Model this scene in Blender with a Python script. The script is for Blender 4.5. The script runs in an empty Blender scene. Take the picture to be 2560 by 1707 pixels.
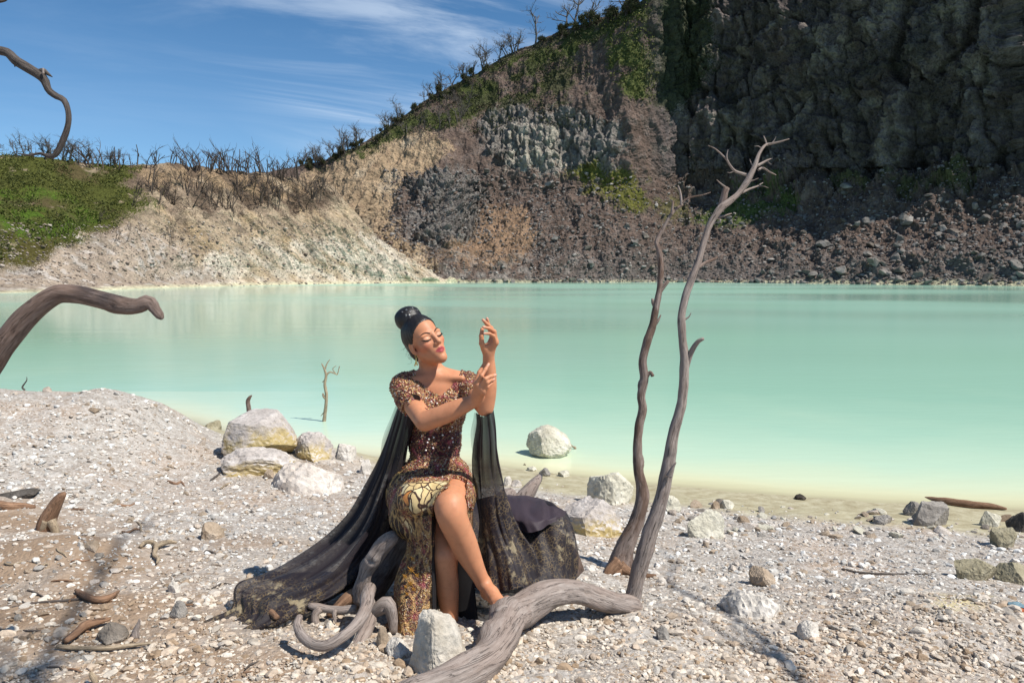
import bpy, math, random
import numpy as np
from math import radians, sin, cos, pi
SC = bpy.context.scene
COL = SC.collection
# ------------------------------------------------------------------ camera
CAMZ, FPX, PITCH = 1.95, 1991.0, radians(4.98)
cam = bpy.data.cameras.new('camera'); cam.lens = 28.0; cam.sensor_width = 36.0
cam.sensor_fit = 'HORIZONTAL'; cam.clip_start = 0.05; cam.clip_end = 6000
cam_o = bpy.data.objects.new('camera', cam); COL.objects.link(cam_o)
cam_o.location = (0, 0, CAMZ); cam_o.rotation_euler = (pi/2 - PITCH, 0, 0)
SC.camera = cam_o
# ------------------------------------------------------------------ world and sun
SUN_EL, SUN_AZ = radians(54), radians(117)          # azimuth clockwise from +Y towards +X
world = bpy.data.worlds.new('World'); SC.world = world; world.use_nodes = True
SKY_STRENGTH = 0.080
def build_world():
    nt = world.node_tree; nt.nodes.clear(); N = nt.nodes.new; L = nt.links.new
    out = N('ShaderNodeOutputWorld'); bg = N('ShaderNodeBackground'); bg.inputs['Strength'].default_value = SKY_STRENGTH
    sky = N('ShaderNodeTexSky'); sky.sky_type = 'NISHITA'; sky.sun_disc = False
    sky.sun_elevation = SUN_EL; sky.sun_rotation = SUN_AZ
    sky.altitude = 2200; sky.air_density = 1.0; sky.dust_density = 0.15; sky.ozone_density = 2.5
    tint = N('ShaderNodeMix'); tint.data_type = 'RGBA'; tint.blend_type = 'MULTIPLY'; tint.inputs[0].default_value = 1.0
    tint.inputs[7].default_value = (0.58, 1.02, 1.22, 1)
    L(sky.outputs[0], tint.inputs[6])
    tc = N('ShaderNodeTexCoord'); sep = N('ShaderNodeSeparateXYZ'); L(tc.outputs['Generated'], sep.inputs[0])
    def M(op, a, b=None, c=None):
        n = N('ShaderNodeMath'); n.operation = op
        for i, v in enumerate((a, b, c)):
            if v is None: continue
            if isinstance(v, (int, float)): n.inputs[i].default_value = v
            else: L(v, n.inputs[i])
        return n.outputs[0]
    x, y, z = sep.outputs
    zz = M('MAXIMUM', z, 0.0); den = M('ADD', zz, 0.16)
    u = M('DIVIDE', x, den); v = M('DIVIDE', y, den)
    # cirrus sheet: wind direction rotated in the sheet's plane
    a = radians(62)
    p = M('ADD', M('MULTIPLY', u, cos(a)), M('MULTIPLY', v, -sin(a)))
    q = M('ADD', M('MULTIPLY', u, sin(a)), M('MULTIPLY', v, cos(a)))
    comb = N('ShaderNodeCombineXYZ'); L(M('MULTIPLY', p, 3.0), comb.inputs[0]); L(M('MULTIPLY', q, 0.95), comb.inputs[1])
    n1 = N('ShaderNodeTexNoise'); n1.inputs['Scale'].default_value = 1.0; n1.inputs['Detail'].default_value = 9
    n1.inputs['Roughness'].default_value = 0.62; n1.inputs['Distortion'].default_value = 0.7; L(comb.outputs[0], n1.inputs[0])
    comb2 = N('ShaderNodeCombineXYZ'); L(u, comb2.inputs[0]); L(v, comb2.inputs[1]); comb2.inputs[2].default_value = 3.7
    n2 = N('ShaderNodeTexNoise'); n2.inputs['Scale'].default_value = 0.55; n2.inputs['Detail'].default_value = 2; L(comb2.outputs[0], n2.inputs[0])
    mr = N('ShaderNodeMapRange'); L(n1.outputs[0], mr.inputs[0]); mr.inputs[1].default_value = 0.40; mr.inputs[2].default_value = 0.72
    mr.interpolation_type = 'SMOOTHSTEP'
    mr2 = N('ShaderNodeMapRange'); L(n2.outputs[0], mr2.inputs[0]); mr2.inputs[1].default_value = 0.40; mr2.inputs[2].default_value = 0.62
    zone = M('MAXIMUM', M('SUBTRACT', 1.0, M('ABSOLUTE', M('MULTIPLY', M('ADD', u, 0.18), 1.25))), 0.0)
    cl = M('MULTIPLY', M('MULTIPLY', mr.outputs[0], M('MINIMUM', M('ADD', M('MULTIPLY', mr2.outputs[0], 0.10), M('MULTIPLY', zone, 1.1)), 1.0)), 0.5)
    # a thin bright streak low over the rim
    ya = M('MAXIMUM', y, 0.05); az = M('DIVIDE', x, ya); el = M('DIVIDE', z, ya)
    da = M('DIVIDE', M('ADD', az, 0.235), 0.085); de = M('DIVIDE', M('SUBTRACT', M('ADD', el, M('MULTIPLY', M('ADD', az, 0.235), 0.20)), 0.203), 0.0085)
    stk = M('POWER', 2.718, M('MULTIPLY', M('ADD', M('MULTIPLY', da, da), M('MULTIPLY', de, de)), -1.0))
    cl = M('ADD', cl, M('MULTIPLY', M('MULTIPLY', stk, 0.75), mr.outputs[0]))
    # pale band towards the horizon
    hz = M('MULTIPLY', M('POWER', M('SUBTRACT', 1.0, M('MINIMUM', M('MULTIPLY', zz, 2.3), 1.0)), 2.4), 0.30)
    cl = M('ADD', M('MULTIPLY', cl, 0.9), hz)
    mx = N('ShaderNodeMix'); mx.data_type = 'RGBA'; L(cl, mx.inputs[0]); L(tint.outputs[2], mx.inputs[6]); mx.inputs[7].default_value = (9.2, 10.4, 11.8, 1)
    L(mx.outputs[2], bg.inputs[0]); L(bg.outputs[0], out.inputs[0])
build_world()
sun = bpy.data.lights.new('sun', 'SUN'); sun.energy = 5.0; sun.angle = radians(0.53); sun.color = (1.0, 0.95, 0.87)
sun_o = bpy.data.objects.new('sun', sun); COL.objects.link(sun_o); sun_o.location = (20, -8, 30)
from mathutils import Vector
TOSUN = Vector((sin(SUN_AZ)*cos(SUN_EL), cos(SUN_AZ)*cos(SUN_EL), sin(SUN_EL)))
sun_o.rotation_euler = TOSUN.to_track_quat('Z', 'Y').to_euler()
VS = SC.view_settings; VS.view_transform = 'Standard'; VS.look = 'None'; VS.exposure = 0.28; VS.gamma = 1.0; VS.use_curve_mapping = False
SC.cycles.max_bounces = 8; SC.cycles.transparent_max_bounces = 12
SC.cycles.sample_clamp_indirect = 4.0

# ------------------------------------------------------------------ geometry helpers
def W(px, py, Y):
    """the point at distance Y ahead of the camera that the photograph shows at (px, py)"""
    a = (np.asarray(px, float)-1280)/FPX; b = (853.5-np.asarray(py, float))/FPX
    dy = cos(PITCH)+b*sin(PITCH); dz = -sin(PITCH)+b*cos(PITCH)
    t = np.asarray(Y, float)/dy
    return np.stack([a*t, dy*t, CAMZ+dz*t], -1)
rs = np.random.RandomState(11)
PERM = np.concatenate([rs.permutation(256)]*3).astype(np.int64)
GRAD = rs.normal(size=(256, 3)); GRAD /= np.linalg.norm(GRAD, axis=1)[:, None]
def noise(P):
    P = np.asarray(P, float); I = np.floor(P).astype(np.int64); Fr = P-I; I &= 255
    U = Fr*Fr*Fr*(Fr*(Fr*6-15)+10)
    r = 0
    for dx in (0, 1):
        wx = U[..., 0] if dx else 1-U[..., 0]
        for dy in (0, 1):
            wy = U[..., 1] if dy else 1-U[..., 1]
            for dz in (0, 1):
                wz = U[..., 2] if dz else 1-U[..., 2]
                h = PERM[PERM[PERM[I[..., 0]+dx]+I[..., 1]+dy]+I[..., 2]+dz]
                g = GRAD[h]
                d = g[..., 0]*(Fr[..., 0]-dx)+g[..., 1]*(Fr[..., 1]-dy)+g[..., 2]*(Fr[..., 2]-dz)
                r = r+wx*wy*wz*d
    return r*1.6
def fbm(P, oct=5, gain=0.5, lac=2.03, ridged=False):
    P = np.asarray(P, float); s = 0; a = 1; t = 0
    for i in range(oct):
        n = noise(P*lac**i+i*17.3)
        if ridged: n = 1-2*np.abs(n)
        s = s+a*n; t += a; a *= gain
    return s/t
def cells(P):
    """random value and border distance of the nearest cell of a jittered grid"""
    P = np.asarray(P, float); I = np.floor(P).astype(np.int64); d1 = np.full(P.shape[:-1], 9.); d2 = d1.copy(); v = np.zeros(P.shape[:-1])
    for i in (-1, 0, 1):
        for j in (-1, 0, 1):
            for k in (-1, 0, 1):
                J = I+np.array([i, j, k]); h = PERM[PERM[PERM[J[..., 0] & 255]+(J[..., 1] & 255)]+(J[..., 2] & 255)]
                c = J+.5+GRAD[h]*.42; d = ((P-c)**2).sum(-1); m = d < d1
                d2 = np.where(m, d1, np.minimum(d2, d)); d1 = np.where(m, d, d1); v = np.where(m, h/255., v)
    return v, np.sqrt(d2)-np.sqrt(d1)
def sstep(a, b, x):
    t = np.clip((x-a)/(b-a), 0, 1); return t*t*(3-2*t)
def mesh(name, V, quads=None, tris=None, mats=None, smooth=True, attrs=None, parent=None, base=None, mat_idx=None):
    """one mesh object; attrs: name -> (n,) float or (n,3) colour/vector per vertex"""
    V = np.asarray(V, float)
    off = np.zeros(3) if base is None else np.asarray(base, float)
    me = bpy.data.meshes.new(name)
    q = np.zeros((0, 4), int) if quads is None or len(quads) == 0 else np.asarray(quads, int)
    t = np.zeros((0, 3), int) if tris is None or len(tris) == 0 else np.asarray(tris, int)
    nl = q.size+t.size; nf = len(q)+len(t)
    me.vertices.add(len(V)); me.vertices.foreach_set('co', (V-off).astype(np.float32).ravel())
    me.loops.add(nl); me.loops.foreach_set('vertex_index', np.concatenate([q.ravel(), t.ravel()]).astype(np.int32))
    me.polygons.add(nf)
    st = np.concatenate([np.arange(len(q))*4, q.size+np.arange(len(t))*3]).astype(np.int32)
    me.polygons.foreach_set('loop_start', st)
    me.polygons.foreach_set('use_smooth', np.full(nf, bool(smooth)))
    if mat_idx is not None: me.polygons.foreach_set('material_index', np.asarray(mat_idx, np.int32))
    for m in (mats if isinstance(mats, (list, tuple)) else [mats] if mats else []): me.materials.append(m)
    for k, a in (attrs or {}).items():
        a = np.asarray(a, np.float32)
        if a.ndim == 1:
            at = me.attributes.new(k, 'FLOAT', 'POINT'); at.data.foreach_set('value', a)
        else:
            at = me.attributes.new(k, 'FLOAT_VECTOR', 'POINT'); at.data.foreach_set('vector', a.ravel())
    me.update(calc_edges=True); me.validate()
    o = bpy.data.objects.new(name, me); COL.objects.link(o)
    if parent is not None: o.parent = parent
    elif base is not None: o.location = off
    return o
def tag(o, label=None, cat=None, group=None, kind=None):
    for k, v in (('label', label), ('category', cat), ('group', group), ('kind', kind)):
        if v: o[k] = v
    return o
def empty(name, loc, label=None, cat=None, group=None):
    o = bpy.data.objects.new(name, None); COL.objects.link(o); o.location = loc; o.empty_display_size = 0.2
    return tag(o, label, cat, group)
def grid_quads(nr, nc):
    i = np.arange(nr-1)[:, None]*nc+np.arange(nc-1)[None, :]
    return np.stack([i, i+1, i+nc+1, i+nc], -1).reshape(-1, 4)
class MB:
    """collects shapes for ONE mesh object"""
    def __init__(s): s.V = []; s.q = []; s.t = []; s.n = 0; s.A = {}
    def add(s, V, quads=None, tris=None, **attrs):
        V = np.asarray(V, float)
        if quads is not None and len(quads): s.q.append(np.asarray(quads, int)+s.n)
        if tris is not None and len(tris): s.t.append(np.asarray(tris, int)+s.n)
        for k, a in attrs.items(): s.A.setdefault(k, []).append(np.asarray(a, float))
        s.V.append(V); s.n += len(V)
    def build(s, name, mats, parent=None, base=None, smooth=True):
        return mesh(name, np.concatenate(s.V), np.concatenate(s.q) if s.q else None, np.concatenate(s.t) if s.t else None,
                    mats, smooth, {k: np.concatenate(a) for k, a in s.A.items()}, parent, base)
def catmull(P, n):
    """P (k,d) control rows -> n rows on a centripetal-ish Catmull-Rom curve"""
    P = np.asarray(P, float)
    d = np.linalg.norm(np.diff(P[:, :3], axis=0), axis=1)+1e-9
    s = np.concatenate([[0], np.cumsum(d)])
    m = np.zeros_like(P)
    m[1:-1] = (P[2:]-P[:-2])/(s[2:]-s[:-2])[:, None]
    m[0] = (P[1]-P[0])/d[0]; m[-1] = (P[-1]-P[-2])/d[-1]
    t = np.linspace(0, s[-1], n); i = np.clip(np.searchsorted(s, t, side='right')-1, 0, len(P)-2)
    h = d[i][:, None]; u = ((t-s[i])/d[i])[:, None]
    return (2*u**3-3*u**2+1)*P[i]+(u**3-2*u**2+u)*h*m[i]+(-2*u**3+3*u**2)*P[i+1]+(u**3-u**2)*h*m[i+1], t
def tube(mb, P, R, nseg=12, step=None, rough=0.0, seed=0.0, twist=0.0, cap=True, flat=None, knots=()):
    """tapered, grooved limb along P; adds quads with a seamless 'grain' coordinate"""
    P = np.asarray(P, float); R = np.asarray(R, float)
    length = np.linalg.norm(np.diff(P, axis=0), axis=1).sum()
    n = max(3, int(length/(step or max(R.mean()*0.7, 1e-4)))+1); n = min(n, 260)
    C, s = catmull(np.c_[P, R], n); r = np.maximum(C[:, 3], 1e-4); C = C[:, :3]
    T = np.gradient(C, axis=0); T /= np.linalg.norm(T, axis=1)[:, None]+1e-12
    ref = np.array([0.31, 0.2, 0.93]) if abs(T[0][2]) < 0.8 else np.array([0.9, 0.3, 0.1])
    Nn = np.zeros_like(C); v = ref-T[0]*np.dot(ref, T[0]); Nn[0] = v/np.linalg.norm(v)
    for i in range(1, n):
        v = Nn[i-1]-T[i]*np.dot(Nn[i-1], T[i]); Nn[i] = v/(np.linalg.norm(v)+1e-12)
    B = np.cross(T, Nn)
    th = np.arange(nseg)/nseg*2*pi
    ph = th[None, :]+twist*s[:, None]
    dirs = np.cos(ph)[..., None]*Nn[:, None]+np.sin(ph)[..., None]*B[:, None]
    rr = np.repeat(r[:, None], nseg, 1)
    if flat is not None: rr = rr*(1-flat*np.abs(np.sin(th))[None, :])
    gc = np.stack([np.cos(th)[None, :]*np.ones((n, 1)), np.sin(th)[None, :]*np.ones((n, 1)), np.repeat(s[:, None], nseg, 1)], -1)
    if rough:
        rm = max(r.mean(), 1e-3)
        g = np.stack([gc[..., 0]*2.4+seed, gc[..., 1]*2.4, gc[..., 2]/(rm*9)+seed], -1)
        g2 = np.stack([gc[..., 0]*0.9+seed*2, gc[..., 1]*0.9, gc[..., 2]/(rm*3.0)], -1)
        g3 = np.stack([gc[..., 0]*6+seed, gc[..., 1]*6, gc[..., 2]/(rm*14)+seed], -1)
        rr = rr*(1+rough*(0.55*fbm(g, 3, ridged=True)+0.9*noise(g2)+0.35*noise(g3)))
    V = C[:, None]+dirs*rr[..., None]
    for (kt, ka, ks, kh) in knots:          # knots: position along 0..1, angle, size, height
        d2 = ((s[:, None]-kt*length)/ks)**2+((((ph-ka+pi) % (2*pi))-pi)*r[:, None]/ks)**2
        V = V+dirs*(kh*np.exp(-d2)*(1-1.4*np.exp(-d2*7)))[..., None]
    ii = np.arange(n-1)[:, None]*nseg; jj = np.arange(nseg)[None, :]; j2 = (jj+1) % nseg
    Q = np.stack([ii+jj, ii+j2, ii+nseg+j2, ii+nseg+jj], -1).reshape(-1, 4)
    V = V.reshape(-1, 3); G = gc.reshape(-1, 3); T3 = []
    if cap:
        e0 = len(V); V = np.concatenate([V, [C[0]-T[0]*r[0]*0.25, C[-1]+T[-1]*r[-1]*0.35]])
        G = np.concatenate([G, [[0, 0, s[0]], [0, 0, s[-1]]]])
        jj = np.arange(nseg); j2 = (jj+1) % nseg; b = (n-1)*nseg
        T3 = np.concatenate([np.stack([np.full(nseg, e0), j2, jj], -1), np.stack([np.full(nseg, e0+1), b+jj, b+j2], -1)])
    G = G.copy(); G[:, :2] *= np.concatenate([np.repeat(r, nseg), [r[0], r[-1]] if cap else []])[:, None]
    mb.add(V, Q, T3, grain=G+np.array([seed*3.1, seed*1.7, seed*5.3]))
def ptube(mb, pts, Y, nseg=10, **k):
    """tube through photo points (px, py, radius px) at distance Y (number or one per point)"""
    pts = np.asarray(pts, float); Y = np.full(len(pts), Y, float) if np.isscalar(Y) else np.asarray(Y, float)
    if len(Y) == 2 and len(pts) > 2: Y = np.linspace(Y[0], Y[1], len(pts))
    tube(mb, W(pts[:, 0], pts[:, 1], Y), pts[:, 2]*Y/FPX, nseg, **k)
def ico(sub):
    t = (1+5**.5)/2
    V = [(-1, t, 0), (1, t, 0), (-1, -t, 0), (1, -t, 0), (0, -1, t), (0, 1, t), (0, -1, -t), (0, 1, -t), (t, 0, -1), (t, 0, 1), (-t, 0, -1), (-t, 0, 1)]
    Fc = [(0, 11, 5), (0, 5, 1), (0, 1, 7), (0, 7, 10), (0, 10, 11), (1, 5, 9), (5, 11, 4), (11, 10, 2), (10, 7, 6), (7, 1, 8), (3, 9, 4), (3, 4, 2), (3, 2, 6), (3, 6, 8), (3, 8, 9), (4, 9, 5), (2, 4, 11), (6, 2, 10), (8, 6, 7), (9, 8, 1)]
    V = [np.array(v)/np.linalg.norm(v) for v in V]
    for _ in range(sub):
        cache = {}; out = []
        def mid(a, b):
            k = (min(a, b), max(a, b))
            if k not in cache:
                m = V[a]+V[b]; V.append(m/np.linalg.norm(m)); cache[k] = len(V)-1
            return cache[k]
        for a, b, c in Fc:
            x, y, z = mid(a, b), mid(b, c), mid(c, a); out += [(a, x, z), (b, y, x), (c, z, y), (x, y, z)]
        Fc = out
    return np.array(V), np.array(Fc)
ICO = {s: ico(s) for s in range(5)}
def rock_shape(seed, sub=3, planes=12, rough=0.05, squash=0.75, dmin=0.62, dmax=0.9, sharp=1.0):
    r = np.random.RandomState(seed); V, Fc = ICO[sub]; V = V.copy()
    for k in range(planes):
        n = r.normal(size=3); n /= np.linalg.norm(n); d = r.uniform(dmin, dmax)
        V = V-n*np.maximum(0, V@n-d)[:, None]*sharp
    if rough:
        V = V*(1+rough*1.2*fbm(V*1.7+seed*3.3, 3)[:, None]+rough*0.8*fbm(V*5+seed, 4, ridged=True)[:, None])
    V[:, 2] *= squash
    return V, Fc

# ------------------------------------------------------------------ material helpers
class Mat:
    def __init__(s, name):
        s.m = bpy.data.materials.new(name); s.m.use_nodes = True; s.nt = s.m.node_tree
        s.b = s.nt.nodes['Principled BSDF']; s.out = s.nt.nodes['Material Output']
        s.b.inputs['Roughness'].default_value = 0.85; s.b.inputs['Specular IOR Level'].default_value = 0.25
    def N(s, t, **k):
        n = s.nt.nodes.new(t)
        for a, v in k.items(): setattr(n, a, v)
        return n
    def L(s, a, b): s.nt.links.new(a, b)
    def put(s, inp, v):
        if isinstance(v, (int, float)): inp.default_value = v
        elif isinstance(v, (tuple, list)): inp.default_value = tuple(v)+((1,) if len(v) == 3 and inp.type == 'RGBA' else ())
        else: s.L(v, inp)
    def obj(s): return s.N('ShaderNodeTexCoord').outputs['Object']
    def pos(s): return s.N('ShaderNodeNewGeometry').outputs['Position']
    def attr(s, name, out='Vector'): return s.N('ShaderNodeAttribute', attribute_name=name).outputs[out]
    def vec(s, v, scale=(1, 1, 1), loc=(0, 0, 0)):
        n = s.N('ShaderNodeMapping'); s.L(v, n.inputs[0]); n.inputs['Scale'].default_value = scale; n.inputs['Location'].default_value = loc
        return n.outputs[0]
    def noise(s, v, scale, detail=5, rough=0.55, dist=0.0, out=0):
        n = s.N('ShaderNodeTexNoise'); s.L(v, n.inputs['Vector']); n.inputs['Scale'].default_value = scale
        n.inputs['Detail'].default_value = detail; n.inputs['Roughness'].default_value = rough; n.inputs['Distortion'].default_value = dist
        return n.outputs[out]
    def voro(s, v, scale, feature='F1', out='Distance', rand=1.0):
        n = s.N('ShaderNodeTexVoronoi', feature=feature); s.L(v, n.inputs['Vector']); n.inputs['Scale'].default_value = scale
        n.inputs['Randomness'].default_value = rand
        return n.outputs[out]
    def ramp(s, v, stops, interp='LINEAR'):
        n = s.N('ShaderNodeValToRGB'); s.L(v, n.inputs[0]); cr = n.color_ramp; cr.interpolation = interp
        while len(cr.elements) < len(stops): cr.elements.new(0.5)
        for e, (p, c) in zip(cr.elements, stops):
            e.position = p; e.color = (c, c, c, 1) if isinstance(c, (int, float)) else tuple(c)+(1,)
        return n.outputs[0]
    def mix(s, f, a, b, mode='MIX'):
        n = s.N('ShaderNodeMix', data_type='RGBA', blend_type=mode)
        s.put(n.inputs[0], f); s.put(n.inputs[6], a); s.put(n.inputs[7], b); return n.outputs[2]
    def math(s, op, a, b=None, c=None, clamp=False):
        n = s.N('ShaderNodeMath', operation=op, use_clamp=clamp)
        for i, v in enumerate((a, b, c)):
            if v is not None: s.put(n.inputs[i], v)
        return n.outputs[0]
    def rng(s, v, a, b, c=0.0, d=1.0, smooth=False):
        n = s.N('ShaderNodeMapRange'); s.L(v, n.inputs[0])
        if smooth: n.interpolation_type = 'SMOOTHSTEP'
        for i, k in enumerate((a, b, c, d)): n.inputs[i+1].default_value = k
        return n.outputs[0]
    def bump(s, h, strength=0.5, dist=0.02, normal=None):
        n = s.N('ShaderNodeBump'); n.inputs['Strength'].default_value = strength; n.inputs['Distance'].default_value = dist
        s.L(h, n.inputs['Height'])
        if normal is not None: s.L(normal, n.inputs['Normal'])
        return n.outputs[0]
    def color(s, c): s.put(s.b.inputs['Base Color'], c)
    def normal(s, n): s.L(n, s.b.inputs['Normal'])
# ------------------------------------------------------------------ setting: shore
SHX = [-60, -40, -15, -8, -5.2, -4.2, -3.4, -2.6, -2.0, -1.4, -0.1, 1.17, 2.46, 4.13, 8, 15, 40, 60]
SHY = [13, 12, 12, 11.6, 11.0, 10.3, 9.45, 8.75, 8.4, 8.2, 7.86, 7.26, 6.81, 6.42, 5.9, 5.5, 5, 5]
PRS = [-60, -8, -3, -1, -0.3, 0, .4, 1, 2, 3, 4, 5, 8, 70]
PRZ = [-6, -2.4, -1.0, -.3, -.06, 0, .025, .085, .2, .33, .45, .54, .62, .9]
def shore_s(x, y): return np.interp(x, SHX, SHY)-y
def gz(x, y):
    x = np.asarray(x, float); y = np.asarray(y, float)
    s = shore_s(x, y)
    z = np.interp(s, PRS, PRZ)
    m = 0.5*np.exp(-(np.abs((x+5.6)/2.6))**8-((y-7.2)/1.5)**2)+0.13*np.exp(-((x+3.60)/.34)**4-((y-7.5)/.9)**2)
    m += 0.16*np.exp(-((x+2.2)/1.0)**2-((y-7.2)/0.9)**2)      # hump under the big boulder
    m += 0.10*np.exp(-((x+1.6)/0.5)**2-((y-7.4)/0.6)**2)
    m += 0.10*np.exp(-((x-1.95)/0.55)**2-((y-3.35)/0.5)**2)    # pale mound right of the log
    m += 0.10*np.exp(-((x+2.25)/0.35)**2-((y-3.9)/0.3)**2)     # earth heap round the broken stump
    z = z+m*sstep(-1.2, .8, s)
    rel = sstep(.1, 1.4, s)
    P = np.stack([x, y, x*0], -1)
    z = z+rel*(0.035*noise(P*0.9+4.2)+0.022*noise(P*2.3+1.3))+0.012*noise(P*3.1+8)*sstep(-.5, .3, s)*0.5
    return z
def gz_fine(x, y):
    P = np.stack([x, y, x*0], -1); s = shore_s(x, y)
    rel = sstep(.5, 1.6, s)
    return gz(x, y)+rel*(0.012*fbm(P*7, 3)+0.010*np.maximum(0, fbm(P*19+3, 2)))
def WG(px, py):
    """where the view ray through photo point (px, py) meets the shore"""
    px = np.atleast_1d(np.asarray(px, float)); py = np.atleast_1d(np.asarray(py, float))
    d = W(px, py, 1.0)-np.array([0, 0, CAMZ])
    ts = np.linspace(1.7, 13, 420); best = np.full(len(px), np.nan)
    for i, t in enumerate(ts):
        P = d*t; h = CAMZ+P[:, 2]-gz(P[:, 0], P[:, 1])
        hit = (h <= 0) & np.isnan(best); best[hit] = t
        if not np.isnan(best).any(): break
    lo = np.where(np.isnan(best), 13, best)-(ts[1]-ts[0]); hi = np.where(np.isnan(best), 13, best)
    for _ in range(9):
        m = (lo+hi)/2; P = d*m[:, None]; below = CAMZ+P[:, 2]-gz(P[:, 0], P[:, 1]) <= 0
        hi = np.where(below, m, hi); lo = np.where(below, lo, m)
    P = d*hi[:, None]; P[:, 2] += CAMZ
    return P
def spaced(a, b, step, far, grow=1.12):
    c = list(np.arange(a, b+1e-6, step)); s = step; x = c[-1]
    while x < far[1]: s *= grow; x += s; c.append(x)
    s = step; x = c[0]; lo = []
    while x > far[0]: s *= grow; x -= s; lo.append(x)
    return np.array(lo[::-1]+c)

def ground_material():
    m = Mat('gravel ground'); p = m.pos()
    n1 = m.noise(p, 1.1, 4); n2 = m.noise(p, 9, 5, .65); n3 = m.noise(p, 60, 4, .7); v = m.voro(p, 42)
    cell = m.voro(p, 55, out='Color')
    base = m.ramp(n2, [(.3, (.235, .192, .155)), (.5, (.36, .32, .275)), (.68, (.50, .47, .43))])
    warm = m.mix(m.rng(n1, .5, .68, 0, .75), base, (.36, .245, .16))
    sepc = m.N('ShaderNodeSeparateColor'); m.L(cell, sepc.inputs[0])
    grav = m.mix(m.rng(sepc.outputs[0], .25, .9, 0, .5), warm, (.64, .60, .55))
    grav = m.mix(m.rng(n3, .55, .75, 0, .55), grav, (.20, .15, .11))
    earth = m.attr('earth', 'Fac'); grav = m.mix(m.math('MULTIPLY', earth, .95), grav, m.mix(n2, (.22, .145, .09), (.40, .29, .20)))
    wet = m.attr('wet', 'Fac')
    sand = m.ramp(n2, [(.3, (.28, .235, .14)), (.55, (.41, .37, .245)), (.75, (.49, .455, .33))])
    col = m.mix(wet, grav, sand)
    sul = m.attr('sulphur', 'Fac'); col = m.mix(m.math('MULTIPLY', sul, m.rng(n3, .35, .6)), col, (.66, .55, .24))
    m.color(col)
    h = m.math('ADD', m.math('MULTIPLY', m.math('SUBTRACT', 1.0, v), .6), m.math('MULTIPLY', n3, .9))
    hb = m.math('MULTIPLY', h, m.math('SUBTRACT', 1.0, m.math('MULTIPLY', wet, .8)))
    m.normal(m.bump(hb, .8, .018)); m.b.inputs['Roughness'].default_value = .95
    m.put(m.b.inputs['Roughness'], m.rng(wet, 0, 1, .95, .7))
    return m.m
def build_ground():
    gx = spaced(-6.6, 6.6, .026, (-70, 70)); gy = spaced(1.9, 10.9, .026, (-60, 16))
    X, Y = np.meshgrid(gx, gy); Z = gz_fine(X, Y)
    s = shore_s(X, Y)
    P = np.stack([X, Y, X*0], -1)
    wet = 1-sstep(.75, 1.35, s+0.35*fbm(P*1.6, 3)+.35*sstep(-2.0, -3.5, X))
    earth = np.zeros_like(X)
    for cx, cy, sx, sy, a in ((-2.4, 3.75, .75, .5, 1), (-1.9, 3.1, .8, .4, 1), (-1.2, 2.7, .5, .2, .8), (-1.5, 4.4, .4, .2, .6), (-3.0, 4.6, .7, .35, .8), (2.05, 3.3, .2, .2, .3), (-1.75, 6.6, .4, .25, .6), (-.35, 2.75, .3, .15, .5)):
        earth = np.maximum(earth, a*np.exp(-((X-cx)/sx)**2-((Y-cy)/sy)**2))
    earth = np.clip(earth*1.3+0.6*fbm(P*3, 3)*earth*2, 0, 1)
    sul = np.zeros_like(X)
    for (px, py, r) in ((2392, 1500, .09), (2440, 1488, .06), (2370, 1515, .05)):
        g = WG(px, py)[0]; sul = np.maximum(sul, np.exp(-((X-g[0])**2+(Y-g[1])**2)/r**2))
    V = np.stack([X, Y, Z], -1).reshape(-1, 3)
    o = mesh('ground', V, grid_quads(len(gy), len(gx)), None, ground_material(), True,
             {'wet': wet.ravel(), 'earth': earth.ravel(), 'sulphur': sul.ravel()})
    tag(o, 'pale gravel shore with damp olive sand at the water edge', None, None, 'structure')
build_ground()

# ------------------------------------------------------------------ setting: lake
def lake_material():
    m = Mat('milky lake water'); p = m.pos(); d = m.attr('depth', 'Fac')
    col = m.ramp(m.math('MULTIPLY', d, .5), [(0.0, (.45, .41, .27)), (.012, (.57, .54, .35)), (.035, (.64, .64, .43)), (.09, (.61, .68, .49)), (.22, (.50, .66, .51)), (.6, (.39, .60, .475)), (1, (.34, .565, .45))])
    big = m.noise(m.vec(p, (.035, .06, 1)), 1, 2, .4)
    col = m.mix(m.rng(big, .35, .7, 0, .6, True), col, m.mix(1.0, col, (.88, .95, .86), 'MULTIPLY'))
    m.color(col)
    w1 = m.noise(m.vec(p, (.8, 2.0, 1)), 3.0, 3, .5); w2 = m.noise(m.vec(p, (.4, 1.1, 1)), .8, 3, .5)
    hb = m.math('ADD', m.math('MULTIPLY', w1, .2), m.math('MULTIPLY', w2, .5))
    m.normal(m.bump(hb, .10, .12))
    ruf = m.noise(m.vec(p, (.02, .035, 1), (3.1, .4, 0)), 1, 2, .4)
    m.put(m.b.inputs['Roughness'], m.rng(ruf, .38, .64, .09, .22, True))
    m.b.inputs['Specular IOR Level'].default_value = .42; m.b.inputs['IOR'].default_value = 1.33
    return m.m
def build_lake():
    gx = spaced(-7, 7, .12, (-170, 170), 1.1); gy = spaced(5.0, 13, .08, (4.0, 200), 1.09)
    X, Y = np.meshgrid(gx, gy)
    depth = np.maximum(0, -gz(X, Y)); depth = np.where(Y > 13, np.maximum(depth, 1.5), depth)
    P = np.stack([X, Y, X*0], -1)
    depth = depth*(1+.35*fbm(P*.7, 3))
    o = mesh('lake', np.stack([X, Y, X*0], -1).reshape(-1, 3), grid_quads(len(gy), len(gx)), None, lake_material(), True, {'depth': depth.ravel()})
    tag(o, 'milky turquoise crater lake fading to pale yellow at the shore', None, None, 'structure')
build_lake()

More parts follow.
